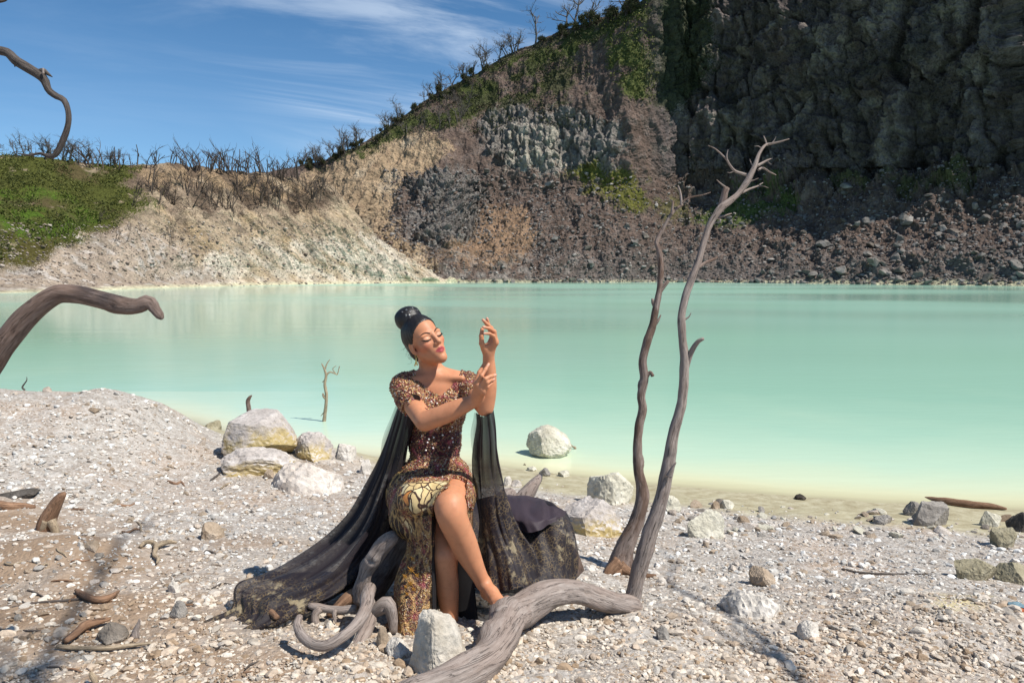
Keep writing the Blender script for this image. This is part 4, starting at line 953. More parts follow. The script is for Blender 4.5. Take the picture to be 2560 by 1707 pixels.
    m = MB(); ptube(m, [(x_, y_, r_*(.84 if y_ < 1330 else .95)) for x_, y_, r_ in ((1540, 1438, 36), (1550, 1412, 31), (1566, 1356, 23), (1590, 1307, 22), (1605, 1253, 20), (1604, 1212, 17), (1596, 1171, 14), (1594, 1113, 13), (1597, 1068, 13), (1607, 1022, 12), (1603, 990, 11.5), (1611, 947, 12), (1607, 900, 12), (1618, 855, 11.5), (1632, 812, 10.5), (1641, 764, 9.5), (1649, 720, 8.5), (1652, 668, 8.5), (1648, 627, 8), (1641, 606, 6), (1655, 577, 5), (1674, 542, 4.5), (1690, 522, 4), (1707, 512, 3.2))], (Yb, Yb+.25), 16, step=.02, rough=.15, seed=11., twist=.6,
                    knots=((.5, 2.0, .02, .014), (.62, 4., .02, .012), (.3, .5, .03, .02)))
    m.build('trunk', M_BARK, u, g1); Y2 = Yb+.22
    L2 = lambda pts, Y=Y2, mat=M_BARK, **k: limb('branch', pts, Y, mat, root=u, base=g1, **k)
    L2([(1703, 514, 3), (1703, 498, 2.8), (1700, 480, 2.6), (1695, 464, 2)], mat=M_WOOD)
    L2([(1700, 512, 2.4), (1716, 498, 2.2), (1733, 492, 1.9), (1755, 488, 1.6), (1777, 481, 1)])
    L2([(1679, 538, 3.2), (1681, 520, 3), (1682, 503, 2.2)])
    L2([(1652, 602, 2), (1662, 596, 1.6), (1677, 594, 1)], mat=M_WOOD)
    L2([(1650, 728, 6), (1662, 712, 5.5), (1671, 702, 4.5)])
    L2([(1635, 764, 4), (1632, 755, 4), (1631, 747, 3)])
    L2([(1638, 812, 4), (1646, 800, 3), (1652, 787, 1.2)])
    L2([(1612, 945, 8), (1626, 930, 4), (1632, 940, 5)], (Yb+.12, Yb+.1))
    for pts in ([(1548, 1405, 18), (1525, 1425, 13), (1508, 1448, 7), (1495, 1460, 3)], [(1550, 1415, 16), (1575, 1430, 10), (1600, 1438, 8), (1640, 1440, 5)], [(1545, 1420, 18), (1540, 1455, 11), (1530, 1475, 5)]):
        limb('root', pts, (Yb-.05, Yb-.12), M_REDWOOD, 9, .15, 21., root=u, base=g1)
    # tree reaching in from beyond the left edge
    g2 = np.array([-2.75, 2.35, float(gz(-2.75, 2.35))])
    v = empty('dead_tree', g2, 'dead tree at the left edge reaching a thick bent limb and a thin hooked branch', 'dead tree')
    m = MB(); top = W(-330, 40, 3.0); fork = np.array([-2.55, 2.5, 1.35])
    tube(m, np.array([g2-[0, 0, .2], g2+[.05, .05, .4], fork, fork+[-.1, .2, .6], top, top+[-.2, .3, .8]]), np.array([.13, .10, .085, .06, .05, .03]), 16, rough=.12, seed=3.3); m.build('trunk', M_WOOD, v, g2)
    m = MB(); P = np.concatenate([[fork-[0, 0, .25]], W([-230, -90, -22, 6, 35, 64, 105, 135, 153, 198, 255, 319, 350, 366, 378, 388, 400, 406], [1040, 985, 908, 866, 828, 795, 759, 740, 734, 737, 750, 765, 764, 757, 760, 774, 790, 797], 2.55)])
    tube(m, P, np.array([.07, .05, .04, .036, .036, .035, .034, .032, .030, .029, .0285, .028, .026, .023, .024, .022, .016, .013, .006]), 20, step=.012, rough=.13, seed=14., twist=.5, knots=((.40, 2.5, .025, .02), (.36, 1.5, .02, .012), (.9, 2, .03, .012)))
    m.build('limb', M_LIMB, v, g2)
    m = MB(); P = np.concatenate([[top], W([-150, -40, 0, 20, 45, 82, 110, 122, 140, 159, 170, 172, 168, 157, 142, 132, 118, 102, 73, 45], [60, 112, 127, 133, 155, 178, 198, 226, 240, 250, 276, 300, 322, 353, 382, 391, 390, 384, 388, 384], 3.0)])
    tube(m, P, np.array([.04, .025, .017, .015, .015, .0165, .0165, .015, .012, .011, .0105, .0095, .0095, .010, .0105, .0105, .009, .007, .005, .0035, .0015]), 12, step=.014, rough=.16, seed=17.); m.build('branch', M_BRANCHDK, v, g2)
    limb('twig', [(94, 180, 5), (108, 177, 6), (118, 184, 4.5), (131, 193, 1)], 3.0, M_BRANCHDK, root=v, base=g2); limb('twig', [(108, 185, 3), (108, 174, 2.4), (109, 171, 1.5)], 2.98, M_WOOD, root=v, base=g2)
    limb('twig', [(40, 150, 4), (38, 162, 3), (37, 168, 1)], 3.0, M_BRANCHDK, root=v, base=g2); limb('twig', [(-60, -30, 6), (-20, 0, 6), (12, 2, 3), (22, -8, 2)], 3.0, M_BRANCHDK, root=v, base=g2)
    # stump and roots under the woman
    g3 = WG(930, 1500)[0]
    s = empty('driftwood_stump', g3, 'grey driftwood stump with curled roots that the woman sits on', 'driftwood')
    R = lambda name, pts, Y, mat=M_WOOD, seg=12, rough=.14, seed=1., **k: limb(name, pts, Y, mat, seg, rough, seed, root=s, base=g3, **k)
    R('trunk', [(1240, 1330, 60), (1130, 1320, 62), (1060, 1310, 56), (1010, 1345, 44), (960, 1420, 40), (925, 1475, 36), (895, 1515, 30)], (3.75, 3.24), M_BARK, 20, .12, 31., step=.02)
    R('branch', [(900, 1500, 22), (905, 1470, 21), (915, 1432, 17), (938, 1395, 19), (955, 1368, 20), (975, 1347, 18), (984, 1338, 14)], (3.2, 3.15), M_WOOD, 14, .2, 33., step=.012, knots=((.45, 2., .03, .02), (.6, 4., .03, .02)))
    R('root', [(925, 1470, 16), (919, 1489, 17), (914, 1521, 16), (887, 1565, 14), (852, 1594, 14), (814, 1614, 14), (779, 1608, 13), (752, 1584, 12), (743, 1560, 10), (750, 1541, 8)], [3.10, 3.0, 2.9, 2.80, 2.74, 2.72, 2.74, 2.78, 2.82, 2.86], M_WOOD, 16, .12, 35., step=.012, twist=1.)
    R('root', [(915, 1490, 18), (926, 1541, 18), (905, 1594, 17), (885, 1630, 16), (866, 1668, 12)], (3.08, 2.78), M_WOOD, 14, .15, 37.)
    R('root', [(922, 1535, 14), (946, 1522, 18), (969, 1508, 18), (980, 1541, 14), (984, 1580, 10)], (3.02, 2.98), M_WOOD, 12, .15, 39.)
    R('root', [(890, 1520, 10), (850, 1525, 11), (814, 1521, 10), (790, 1516, 10), (772, 1513, 7)], (3.1, 3.12), M_WOOD, 12, .12, 41.)
    R('root', [(800, 1520, 9), (788, 1535, 10), (790, 1560, 9), (797, 1580, 8), (801, 1592, 4)], (3.1, 3.06), M_WOOD, 10, .2, 43.)
    R('root', [(838, 1525, 6), (836, 1540, 5), (840, 1556, 2)], (3.08, 3.05), M_WOOD, 8, .2, 45.)
    R('root', [(900, 1480, 17), (875, 1490, 16), (850, 1512, 13), (820, 1540, 8)], (3.22, 3.15), M_REDWOOD, 10, .15, 47.)
    R('root', [(965, 1560, 8), (1000, 1588, 10), (1030, 1600, 8)], (3.02, 3.0), M_REDWOOD, 8, .15, 49.)
    R('branch', [(1290, 1275, 26), (1312, 1240, 20), (1333, 1212, 15), (1345, 1198, 11), (1351, 1188, 6)], (3.85, 3.95), M_WOOD, 14, .15, 51.)
    R('branch', [(1250, 1270, 26), (1270, 1240, 22), (1285, 1230, 15)], (3.85, 3.85), M_WOOD, 12, .15, 53.)
    R('branch', [(1130, 1330, 50), (1250, 1330, 52), (1340, 1350, 50), (1400, 1390, 44), (1430, 1440, 36)], (3.7, 3.6), M_BARK, 16, .15, 55.)
dead_trees()
def stick(name, label, pts, Y=None, mat=M_TWIG, cat='stick', rough=.15, seg=8, group=None, lift=0.0, seed=None):
    pts = np.asarray(pts, float); m = MB()
    if Y is None:       # lying on the ground
        P = WG(pts[:, 0], pts[:, 1]); r = pts[:, 2]*P[:, 1]/FPX; P[:, 2] = gz(P[:, 0], P[:, 1])+r*.6+lift
        tube(m, P, r, seg, rough=rough, seed=float(pts[0, 0] % 37), step=max(.006, r.mean()*.6))
        base = P[0]
    else:
        ptube(m, pts, Y, seg, rough=rough, seed=float(pts[0, 0] % 37)); Ya = Y if np.isscalar(Y) else Y[0]; base = W(pts[0, 0], pts[0, 1], Ya)
    return tag(m.build(name, mat, None, base), label, cat, group)
def small_wood():
    def inlake(px, py): d = W(px, py, 1.)-[0, 0, CAMZ]; return CAMZ/-d[2]*d[1]
    # thin forked twig standing in the lake
    Y = inlake(811, 1053); b = W(811, 1053, Y); t = empty('standing_twig', b, 'thin forked dead twig standing in the lake water', 'twig')
    for nm, pts in (('stem', [(810, 1062, 5), (811, 1045, 4.5), (815, 1010, 4), (816, 985, 3.8), (812, 960, 3.6), (815, 940, 3.2), (812, 925, 2.6), (806, 912, 1.6), (804, 908, 1)]), ('branch', [(815, 938, 2.6), (825, 930, 2), (838, 934, 1.6), (843, 936, 1.3), (849, 915, 1.1)]), ('branch', [(812, 925, 2), (818, 908, 1.4), (825, 898, .8)]), ('branch', [(840, 935, 1.3), (832, 922, 1), (840, 914, .7)]), ('branch', [(815, 998, 3), (809, 990, 3), (807, 983, 2)]), ('branch', [(811, 1030, 1.4), (805, 1036, 1), (802, 1040, .6)]), ('branch', [(812, 950, 1.2), (806, 955, 1)])):
        m = MB(); ptube(m, pts, Y, 7, rough=.15, seed=pts[0][1]); m.build(nm, M_TWIG, t, b)
    Y = inlake(1415, 1122)
    stick('twig', 'crooked twig in the water just right of the lone cream boulder', [(1398, 1106, 1.6), (1412, 1108, 1.5), (1422, 1108, 1.8), (1432, 1116, 2), (1438, 1119, 3.4), (1436, 1124, 3)], Y)
    stick('stick', 'short dark stick standing up behind the big stained boulder', [(624, 1042, 6), (622, 1020, 5.5), (620, 1002, 5), (625, 992, 3.5), (630, 988, 1.2)], 7.95, M_BARK)
    stick('twig', 'small bare twig on the crest of the gravel mound at far left', [(62, 975, 2.4), (56, 968, 2), (62, 958, 1.6), (67, 950, 1.2), (67, 942, .6)], 7.35, M_BRANCHDK, 'twig')
    stick('twig', 'pale twig at the waterline on the right flank of the gravel mound', [(432, 1052, 4), (436, 1040, 3.4), (438, 1028, 1.2)], 8.9)
    stick('twig', 'thin dark twig arching over the right edge of the gravel mound', [(370, 1003, 1.2), (385, 1010, 1.2), (398, 1018, 1), (408, 1025, .7)], 8.2, M_BRANCHDK)
    stick('twig', 'two thin charred prongs sticking up from a clod right of the crusted heap', [(772, 1206, 9), (786, 1200, 5), (790, 1185, 2), (791, 1176, 1.4)], None, M_BRANCHDK)
    Yp = WG(805, 1200)[0][1]
    stick('twig', 'single thin charred prong right of the two-pronged clod', [(801, 1198, 3), (805, 1186, 2), (807, 1177, 1.3)], Yp, M_BRANCHDK)
    # broken stump at left
    g = WG(118, 1325)[0]; Y = g[1]; t = empty('broken_stump', g, 'broken reddish stump sticking out of an earth heap at left', 'stump')
    m = MB(); ptube(m, [(122, 1345, 26), (118, 1310, 21), (128, 1280, 17), (145, 1252, 13), (156, 1238, 9), (163, 1232, 4)], (Y, Y-.02), 14, rough=.2, seed=4., step=.015); m.build('stem', M_REDWOOD, t, g)
    for pts in ([(118, 1300, 12), (108, 1325, 10), (125, 1352, 4)], [(128, 1300, 12), (140, 1330, 8), (142, 1350, 3)]):
        m = MB(); ptube(m, pts, Y-.03, 9, rough=.2, seed=8.); m.build('root', M_TWIG, t, g)
    stick('root', 'red-brown root lying at the left edge beside the broken stump', [(-30, 1262, 10), (20, 1272, 11), (55, 1270, 9), (88, 1270, 5)], None, M_REDWOOD, 'driftwood')
    stick('bark_strip', 'curved dark strip of bark on the brown ground at left', [(190, 1482, 4), (205, 1494, 8), (235, 1508, 9), (262, 1508, 9), (282, 1498, 7), (297, 1484, 3)], None, M_REDWOOD, 'bark', lift=.01)
    stick('root', 'forked brown root twisted over the gravel left of the train', [(352, 1374, 4), (365, 1365, 6), (385, 1366, 6), (390, 1380, 6), (386, 1396, 5), (396, 1405, 5), (392, 1416, 2)], None, M_TWIG, 'driftwood', lift=.015)
    stick('stick', 'brown arm of root pointing right above the gravel left of the train', [(388, 1380, 5), (405, 1372, 6), (422, 1366, 6), (442, 1366, 3)], None, M_TWIG, lift=.02)
    stick('stick', 'long thin orange-brown stick near the bottom left', [(142, 1625, 4), (165, 1628, 6), (215, 1630, 5), (270, 1630, 6), (320, 1624, 5), (378, 1616, 3)], None, M_TWIG, lift=.012)
    stick('stick', 'thick splintered brown branch above the long orange stick', [(165, 1618, 7), (190, 1600, 9), (215, 1580, 11), (240, 1572, 9), (276, 1560, 4)], None, M_REDWOOD, lift=.02)
    stick('stick', 'dark split stick leaning beside the splintered branch', [(160, 1610, 5), (190, 1588, 6), (212, 1574, 3)], None, M_BRANCHDK, lift=.01)
    stick('stump', 'small pinkish root stub standing at lower left', [(338, 1592, 11), (340, 1575, 8), (346, 1560, 5), (349, 1546, 2)], WG(338, 1594)[0][1], M_WOOD, 'driftwood')
    stick('stick', 'short stick at the bottom edge at far left', [(240, 1707, 8), (232, 1690, 8), (226, 1680, 5)], WG(240, 1712)[0][1], M_TWIG)
    stick('stick', 'thin dark twig on the ground above the bark strip', [(30, 1520, 3), (90, 1508, 3), (150, 1504, 4), (196, 1500, 4)], None, M_BRANCHDK)
    stick('stick', 'short reddish cut root lying by the tip of the train', [(664, 1540, 7), (676, 1552, 9), (692, 1566, 8)], None, M_REDWOOD, 'driftwood', lift=.03)
    stick('stick', 'curved brown twig on the white gravel above the forked root', [(420, 1204, 3), (440, 1212, 4), (452, 1206, 3), (462, 1216, 1.5)], None, M_REDWOOD)
    stick('stick', 'thin pale stick lying on the gravel at left', [(292, 1264, 4), (320, 1266, 3), (345, 1255, 2)], None, M_REDWOOD)
    stick('fallen_log', 'long straight red log lying along the water at right', [(2314, 1256, 8), (2360, 1262, 10), (2430, 1269, 9), (2480, 1272, 7), (2516, 1276, 3)], None, M_REDWOOD, 'log', lift=.01, seg=12)
    stick('twig', 'thin half-buried twig on the open gravel at right', [(2105, 1424, 3), (2150, 1434, 4), (2215, 1436, 3), (2330, 1436, 2)], None, M_BRANCHDK)
    # bit of litter at the right edge
    g = WG(2556, 1524)[0]; t = empty('litter', g, 'crumpled orange and blue wrapper cut by the right edge', 'wrapper')
    for nm, c, off, sd in (('orange_part', (.45, .13, .05), (0, -.02, 0), 3), ('blue_part', (.12, .20, .24), (-.01, .02, .015), 4)):
        V, Fc = rock_shape(900+sd, 3, 10, .2, .5, .45, .8); mt = Mat(nm+' plastic'); mt.color(c); mt.b.inputs['Roughness'].default_value = .45
        V = V*.032*np.array([1.2, .9, .8])+np.array(off)+g; mesh(nm, V, None, Fc, mt.m, False, None, t, g)
small_wood()
def litter_twigs():
    r = np.random.RandomState(31)
    for k in range(30):
        px, py = r.uniform(10, 640), r.uniform(1400, 1690) if k < 22 else r.uniform(1180, 1400); L_ = r.uniform(18, 60); a = r.normal()*.5
        pts = [(px+L_*t*cos(a)+r.normal()*2, py-L_*t*sin(a)*.6+r.normal()*2, w_) for t, w_ in zip(np.linspace(-.5, .5, 4), (1.6, 2.6, 2.3, 1))]
        col_ = (('brown', M_REDWOOD), ('dark', M_BRANCHDK), ('pale brown', M_TWIG))[k % 3]
        stick('twig', f'{"short" if L_ < 35 else "long"} thin {col_[0]} twig '+near_words(px, py), pts, None, col_[1], 'twig', .2, 6, lift=.004)
litter_twigs()
def shade_tree():
    """living crown of a dead-looking tree to the right of the photographer; only its shade is in view"""
    g = np.array([3.5, -2.3, float(gz(3.5, -2.3))]); t = empty('dead_tree', g, 'bare tree beside the photographer, out of view, shading the foreground', 'dead tree')
    r = np.random.RandomState(5); tr, br = MB(), MB()
    tube(tr, g+np.array([[0, 0, -.3], [.1, .1, 1.5], [.2, .2, 3.6], [.1, .4, 5.4], [-.2, .6, 7.2]]), np.array([.2, .17, .14, .1, .05]), 12, rough=.12, seed=2.)
    for a in range(8):
        p = g+np.array([.1-.03*a, .3+.04*a, 4.2+.36*a]); d = np.array([r.uniform(-1.0, .2), r.uniform(.3, 1.3), r.uniform(.0, .4)]); d /= np.linalg.norm(d)
        L = r.uniform(2.8, 4.6); pts = [p]
        for i in range(5): d = d+r.normal(size=3)*.16; d /= np.linalg.norm(d); pts.append(pts[-1]+d*L/5)
        def clear(p_):          # keep the woman and the boulder at her feet in the sun
            h_ = (p_[2]-.9)/TOSUN[2]; x_, y_ = p_[0]-TOSUN[0]*h_, p_[1]-TOSUN[1]*h_
            return not (-.8 < x_ < .4 and 2.2 < y_ < 4.6)
        while len(pts) > 2 and not all(clear(p_) for p_ in pts): pts = pts[:-1]
        if not all(clear(p_) for p_ in pts): continue
        tube(br, np.array(pts), np.linspace(.045, .012, len(pts)), 7, rough=.1, seed=float(a))
        for q in range(12):
            p2 = pts[r.randint(1, len(pts))]; e = d+r.normal(size=3)*.7; e /= np.linalg.norm(e); pp = [p2]
            for i in range(3): e = e+r.normal(size=3)*.3; e /= np.linalg.norm(e); pp.append(pp[-1]+e*r.uniform(.15, .4))
            if not all(clear(p_) for p_ in pp): continue
            tube(br, np.array(pp), np.linspace(.013, .004, 4), 5, seed=float(q))
    tr.build('trunk', M_BARK, t, g); br.build('branches', M_BARK, t, g)
shade_tree()
# ------------------------------------------------------------------ implicit surfaces for the figure
class Field:
    def __init__(s, lo, hi, h):
        s.lo = np.array(lo, float); s.h = h; s.n = np.ceil((np.array(hi)-s.lo)/h).astype(int)+1
        s.F = np.full(s.n, .08, np.float32)
    def block(s, lo, hi, pad):
        a = np.clip(np.floor((np.minimum(lo, hi)-pad-s.lo)/s.h).astype(int), 0, s.n-1); b = np.clip(np.ceil((np.maximum(lo, hi)+pad-s.lo)/s.h).astype(int)+1, 1, s.n)
        sl = tuple(slice(i, max(j, i+1)) for i, j in zip(a, b))
        ax = [(s.lo[k]+np.arange(sl[k].start, sl[k].stop)*s.h).astype(np.float32) for k in range(3)]
        return sl, ax[0][:, None, None], ax[1][None, :, None], ax[2][None, None, :]
    def join(s, sl, d, k):
        A = s.F[sl]
        if k <= 0: s.F[sl] = np.minimum(A, d); return
        h = np.clip(.5+.5*(d-A)/k, 0, 1); s.F[sl] = d*(1-h)+A*h-k*h*(1-h)
    def cut(s, sl, d, k):
        A = s.F[sl]; h = np.clip(.5-.5*(A+d)/k, 0, 1) if k > 0 else None
        s.F[sl] = np.maximum(A, -d) if k <= 0 else A*(1-h)+(-d)*h+k*h*(1-h)
    def cone(s, a, b, ra, rb, k=.02, cut=False):
        a = np.asarray(a, float); b = np.asarray(b, float); R = max(ra, rb); pad = R+k+3*s.h
        sl, X, Y, Z = s.block(np.minimum(a, b), np.maximum(a, b), pad)
        d = b-a; L2 = max(d@d, 1e-12)
        t = np.clip(((X-a[0])*d[0]+(Y-a[1])*d[1]+(Z-a[2])*d[2])/L2, 0, 1)
        D = np.sqrt((X-a[0]-t*d[0])**2+(Y-a[1]-t*d[1])**2+(Z-a[2]-t*d[2])**2)-(ra+(rb-ra)*t)
        (s.cut if cut else s.join)(sl, D.astype(np.float32), k)
    def chain(s, P, R, k=.006, n=0):
        if n: C = catmull(np.c_[np.array(P), R], n)[0]; P, R = C[:, :3], C[:, 3]
        for i in range(len(P)-1): s.cone(P[i], P[i+1], R[i], R[i+1], k)
    def ell(s, c, r, ax=None, k=.02, cut=False):
        c = np.asarray(c, float); r = np.asarray(r, float); ax = np.eye(3) if ax is None else np.asarray(ax); pad = r.max()+k+3*s.h
        sl, X, Y, Z = s.block(c, c, pad)
        q = [(X-c[0])*ax[i][0]+(Y-c[1])*ax[i][1]+(Z-c[2])*ax[i][2] for i in range(3)]
        k0 = np.sqrt(sum((q[i]/r[i])**2 for i in range(3))); k1 = np.sqrt(sum((q[i]/r[i]**2)**2 for i in range(3)))+1e-6
        (s.cut if cut else s.join)(sl, (k0*(k0-1)/k1).astype(np.float32), k)
    def mesh(s, smooth=2):
        F = s.F; I = F < 0
        c8 = np.zeros(tuple(n-1 for n in F.shape), np.uint8)
        S = [(i, j, k) for i in (0, 1) for j in (0, 1) for k in (0, 1)]
        v = lambda A, o: A[o[0]:A.shape[0]-1+o[0], o[1]:A.shape[1]-1+o[1], o[2]:A.shape[2]-1+o[2]]
        for o in S: c8 += v(I, o)
        act = (c8 > 0) & (c8 < 8); idx = np.argwhere(act); lin = np.ravel_multi_index(idx.T, act.shape)
        P = np.zeros((len(idx), 3)); W_ = np.zeros(len(idx))
        val = {o: F[idx[:, 0]+o[0], idx[:, 1]+o[1], idx[:, 2]+o[2]].astype(float) for o in S}
        for o in S:
            for a in range(3):
                if o[a]: continue
                p = list(o); p[a] = 1; A, B = val[o], val[tuple(p)]; m = (A < 0) != (B < 0)
                t = np.where(m, A/(A-B+1e-20), 0); Q = np.array(o, float)[None]*np.ones((len(idx), 1)); Q[:, a] += t
                P += Q*m[:, None]; W_ += m
        P = (P/W_[:, None]+idx)*s.h+s.lo; quads = []
        for a in range(3):
            b, c = (a+1) % 3, (a+2) % 3
            s0 = [slice(None)]*3; s1 = [slice(None)]*3; s0[a] = slice(0, -1); s1[a] = slice(1, None)
            A, B = I[tuple(s0)], I[tuple(s1)]; e = np.argwhere(A != B); e = e[(e[:, b] > 0) & (e[:, c] > 0) & (e[:, b] < F.shape[b]-1) & (e[:, c] < F.shape[c]-1)]
            fl = A[e[:, 0], e[:, 1], e[:, 2]]; cs = []
            for db, dc in ((1, 1), (0, 1), (0, 0), (1, 0)):
                q = e.copy(); q[:, b] -= db; q[:, c] -= dc; cs.append(np.searchsorted(lin, np.ravel_multi_index(q.T, act.shape)))
            q = np.stack(cs, -1); q[~fl] = q[~fl][:, ::-1]; quads.append(q)
        Q = np.concatenate(quads)
        for _ in range(smooth):
            acc = np.zeros_like(P); n = np.zeros(len(P))
            for i in range(4):
                for j in (1, 3): np.add.at(acc, Q[:, i], P[Q[:, (i+j) % 4]]); np.add.at(n, Q[:, i], 1)
            P = P*.5+.5*acc/np.maximum(n, 1)[:, None]
        return P, Q
def vnormals(P, Q):
    n = np.cross(P[Q[:, 2]]-P[Q[:, 0]], P[Q[:, 3]]-P[Q[:, 1]]); N = np.zeros_like(P)
    for i in range(4): np.add.at(N, Q[:, i], n)
    return N/(np.linalg.norm(N, axis=1)[:, None]+1e-12)
def poly_sd(X, Z, poly):
    """signed distance in the plane to a polygon (negative inside)"""
    d = np.full(np.broadcast(X, Z).shape, 1e9); ins = np.zeros(d.shape, bool); n = len(poly)
    for i in range(n):
        a, b = poly[i], poly[(i+1) % n]; e = b-a; t = np.clip(((X-a[0])*e[0]+(Z-a[1])*e[1])/(e@e+1e-12), 0, 1)
        d = np.minimum(d, (X-a[0]-t*e[0])**2+(Z-a[1]-t*e[1])**2)
        ins ^= ((a[1] > Z) != (b[1] > Z)) & (X < (b[0]-a[0])*(Z-a[1])/(b[1]-a[1]+1e-12)+a[0])
    return np.where(ins, -1, 1)*np.sqrt(d)
def sheet(rows, nu, nv, fold=0.0, nfold=5, seed=0., thick=0.0):
    """cloth through rows of control points (px, py, Y); returns verts, quads, uv"""
    R = np.array([W(np.array(r)[:, 0], np.array(r)[:, 1], np.array(r)[:, 2]) for r in rows])
    A = np.array([catmull(r, nu)[0] for r in R]); k = A.shape[0]
    V = np.stack([catmull(A[:, i], nv)[0] for i in range(nu)], 1)         # nv x nu x 3
    du = np.gradient(V, axis=1); dv = np.gradient(V, axis=0); N = np.cross(du, dv); N /= np.linalg.norm(N, axis=-1)[..., None]+1e-12
    u = np.linspace(0, 1, nu)[None]*np.ones((nv, 1)); v = np.linspace(0, 1, nv)[:, None]*np.ones((1, nu))
    f = noise(np.stack([u*nfold+seed, v*1.6+seed, u*0], -1))+.45*noise(np.stack([u*nfold*2.3+seed, v*3.1, u*0+4], -1))
    V = V+N*(f*fold*(.35+.65*np.minimum(1, v*3)))[..., None]
    Q = grid_quads(nv, nu); P = V.reshape(-1, 3); uv = np.stack([u.ravel(), v.ravel(), f.ravel()], -1)
    if thick:
        n = len(P); Nn = vnormals(P, Q); P = np.concatenate([P, P-Nn*thick]); uv = np.concatenate([uv, uv])
        i = np.concatenate([np.arange(nu), np.arange(1, nv)*nu+nu-1, (nv-1)*nu+np.arange(nu-1)[::-1], np.arange(nv-1)[::-1]*nu])
        Q = np.concatenate([Q, Q[:, ::-1]+n, np.stack([i[:-1], i[:-1]+n, i[1:]+n, i[1:]], -1)])
    return P, Q, uv

# ------------------------------------------------------------------ materials of the figure
def skin_material():
    m = Mat('skin'); c = m.attr('col'); p = m.obj(); n = m.noise(p, 26, 5, .65)
    m.color(m.mix(1.0, c, m.ramp(n, [(.3, (.86, .82, .80)), (.5, (1, 1, 1)), (.72, (1.08, 1.02, .98))]), 'MULTIPLY')); b = m.b.inputs
    b['Roughness'].default_value = .5; b['Specular IOR Level'].default_value = .32
    b['Subsurface Weight'].default_value = .12; b['Subsurface Radius'].default_value = (.012, .005, .003); b['Subsurface Scale'].default_value = 1.0
    m.normal(m.bump(m.noise(p, 400, 2), .08, .002)); return m.m
def hair_material():
    m = Mat('black hair'); p = m.obj(); n = m.noise(m.vec(p, (40, 40, 260)), 1, 3, .6)
    m.color(m.mix(n, (.006, .005, .005), (.022, .018, .016))); m.b.inputs['Roughness'].default_value = .38; m.b.inputs['Specular IOR Level'].default_value = .5
    m.normal(m.bump(n, .5, .004)); return m.m
def sequin_material():
    m = Mat('beaded brocade'); p = m.obj(); w = m.noise(p, 14, 3, .6)
    v = m.N('ShaderNodeTexVoronoi'); m.L(p, v.inputs['Vector']); v.inputs['Scale'].default_value = 210
    sp = m.N('ShaderNodeSeparateColor'); m.L(v.outputs['Color'], sp.inputs[0])
    rich = m.ramp(sp.outputs[0], [(0, (.030, .011, .008)), (.26, (.14, .024, .022)), (.46, (.28, .055, .045)), (.60, (.34, .16, .06)), (.78, (.58, .36, .14)), (.93, (.78, .64, .46))], 'CONSTANT')
    dark = m.ramp(sp.outputs[1], [(0, (.020, .006, .008)), (.40, (.065, .007, .014)), (.72, (.13, .015, .026)), (.93, (.34, .20, .10))], 'CONSTANT')
    fig = m.noise(p, 24, 2, .5, 1.5); scroll = m.rng(m.math('ABSOLUTE', m.math('SUBTRACT', fig, .5)), .0, .035, 1, 0)
    z = m.attr('zone'); s3 = m.N('ShaderNodeSeparateXYZ'); m.L(z, s3.inputs[0])
    c = m.mix(m.math('MAXIMUM', s3.outputs[0], m.rng(w, .55, .68, 0, .75)), rich, dark)
    c = m.mix(m.math('MULTIPLY', scroll, .55), c, (.45, .28, .11))
    rose = m.rng(m.noise(p, 19, 2, .5), .60, .68, 0, .7); c = m.mix(rose, c, m.mix(sp.outputs[2], (.22, .02, .04), (.52, .12, .14)))
    # wax-drawn cloth: cream figures outlined in dark brown
    bp = m.vec(p, (1, 1, .27)); bd = m.N('ShaderNodeVectorMath', operation='ADD'); m.L(bp, bd.inputs[0])
    nz = m.N('ShaderNodeTexNoise'); m.L(p, nz.inputs['Vector']); nz.inputs['Scale'].default_value = 22; sc = m.N('ShaderNodeVectorMath', operation='SCALE'); m.L(nz.outputs[1], sc.inputs[0]); sc.inputs['Scale'].default_value = .03; m.L(sc.outputs[0], bd.inputs[1])
    ve = m.N('ShaderNodeTexVoronoi', feature='DISTANCE_TO_EDGE'); m.L(bd.outputs[0], ve.inputs['Vector']); ve.inputs['Scale'].default_value = 31
    vc = m.N('ShaderNodeTexVoronoi'); m.L(bd.outputs[0], vc.inputs['Vector']); vc.inputs['Scale'].default_value = 31; sv = m.N('ShaderNodeSeparateColor'); m.L(vc.outputs['Color'], sv.inputs[0])
    cream = m.ramp(sv.outputs[0], [(0, (.62, .46, .22)), (.5, (.70, .58, .33)), (.88, (.50, .20, .05)), (.94, (.16, .07, .03))], 'CONSTANT')
    bat = m.mix(m.rng(ve.outputs[0], .05, .09, 0, 1), (.045, .018, .010), cream)
    gold = m.mix(m.rng(ve.outputs[0], .03, .12, 1, 0), (.034, .018, .011), (.52, .33, .12))
    c = m.mix(s3.outputs[2], c, m.mix(m.rng(m.noise(p, 9, 3), .50, .64, 0, 1), gold, c)); c = m.mix(s3.outputs[1], c, bat); m.color(c)
    b = m.b.inputs; m.put(b['Roughness'], m.rng(sp.outputs[1], 0, 1, .28, .65)); m.put(b['Metallic'], m.math('MULTIPLY', m.rng(sp.outputs[2], .5, .9, 0, .22), m.math('SUBTRACT', 1.0, s3.outputs[1])))
    b['Specular IOR Level'].default_value = .5
    m.normal(m.bump(m.math('MULTIPLY', v.outputs['Distance'], m.math('SUBTRACT', 1.15, s3.outputs[1])), .9, .004)); return m.m
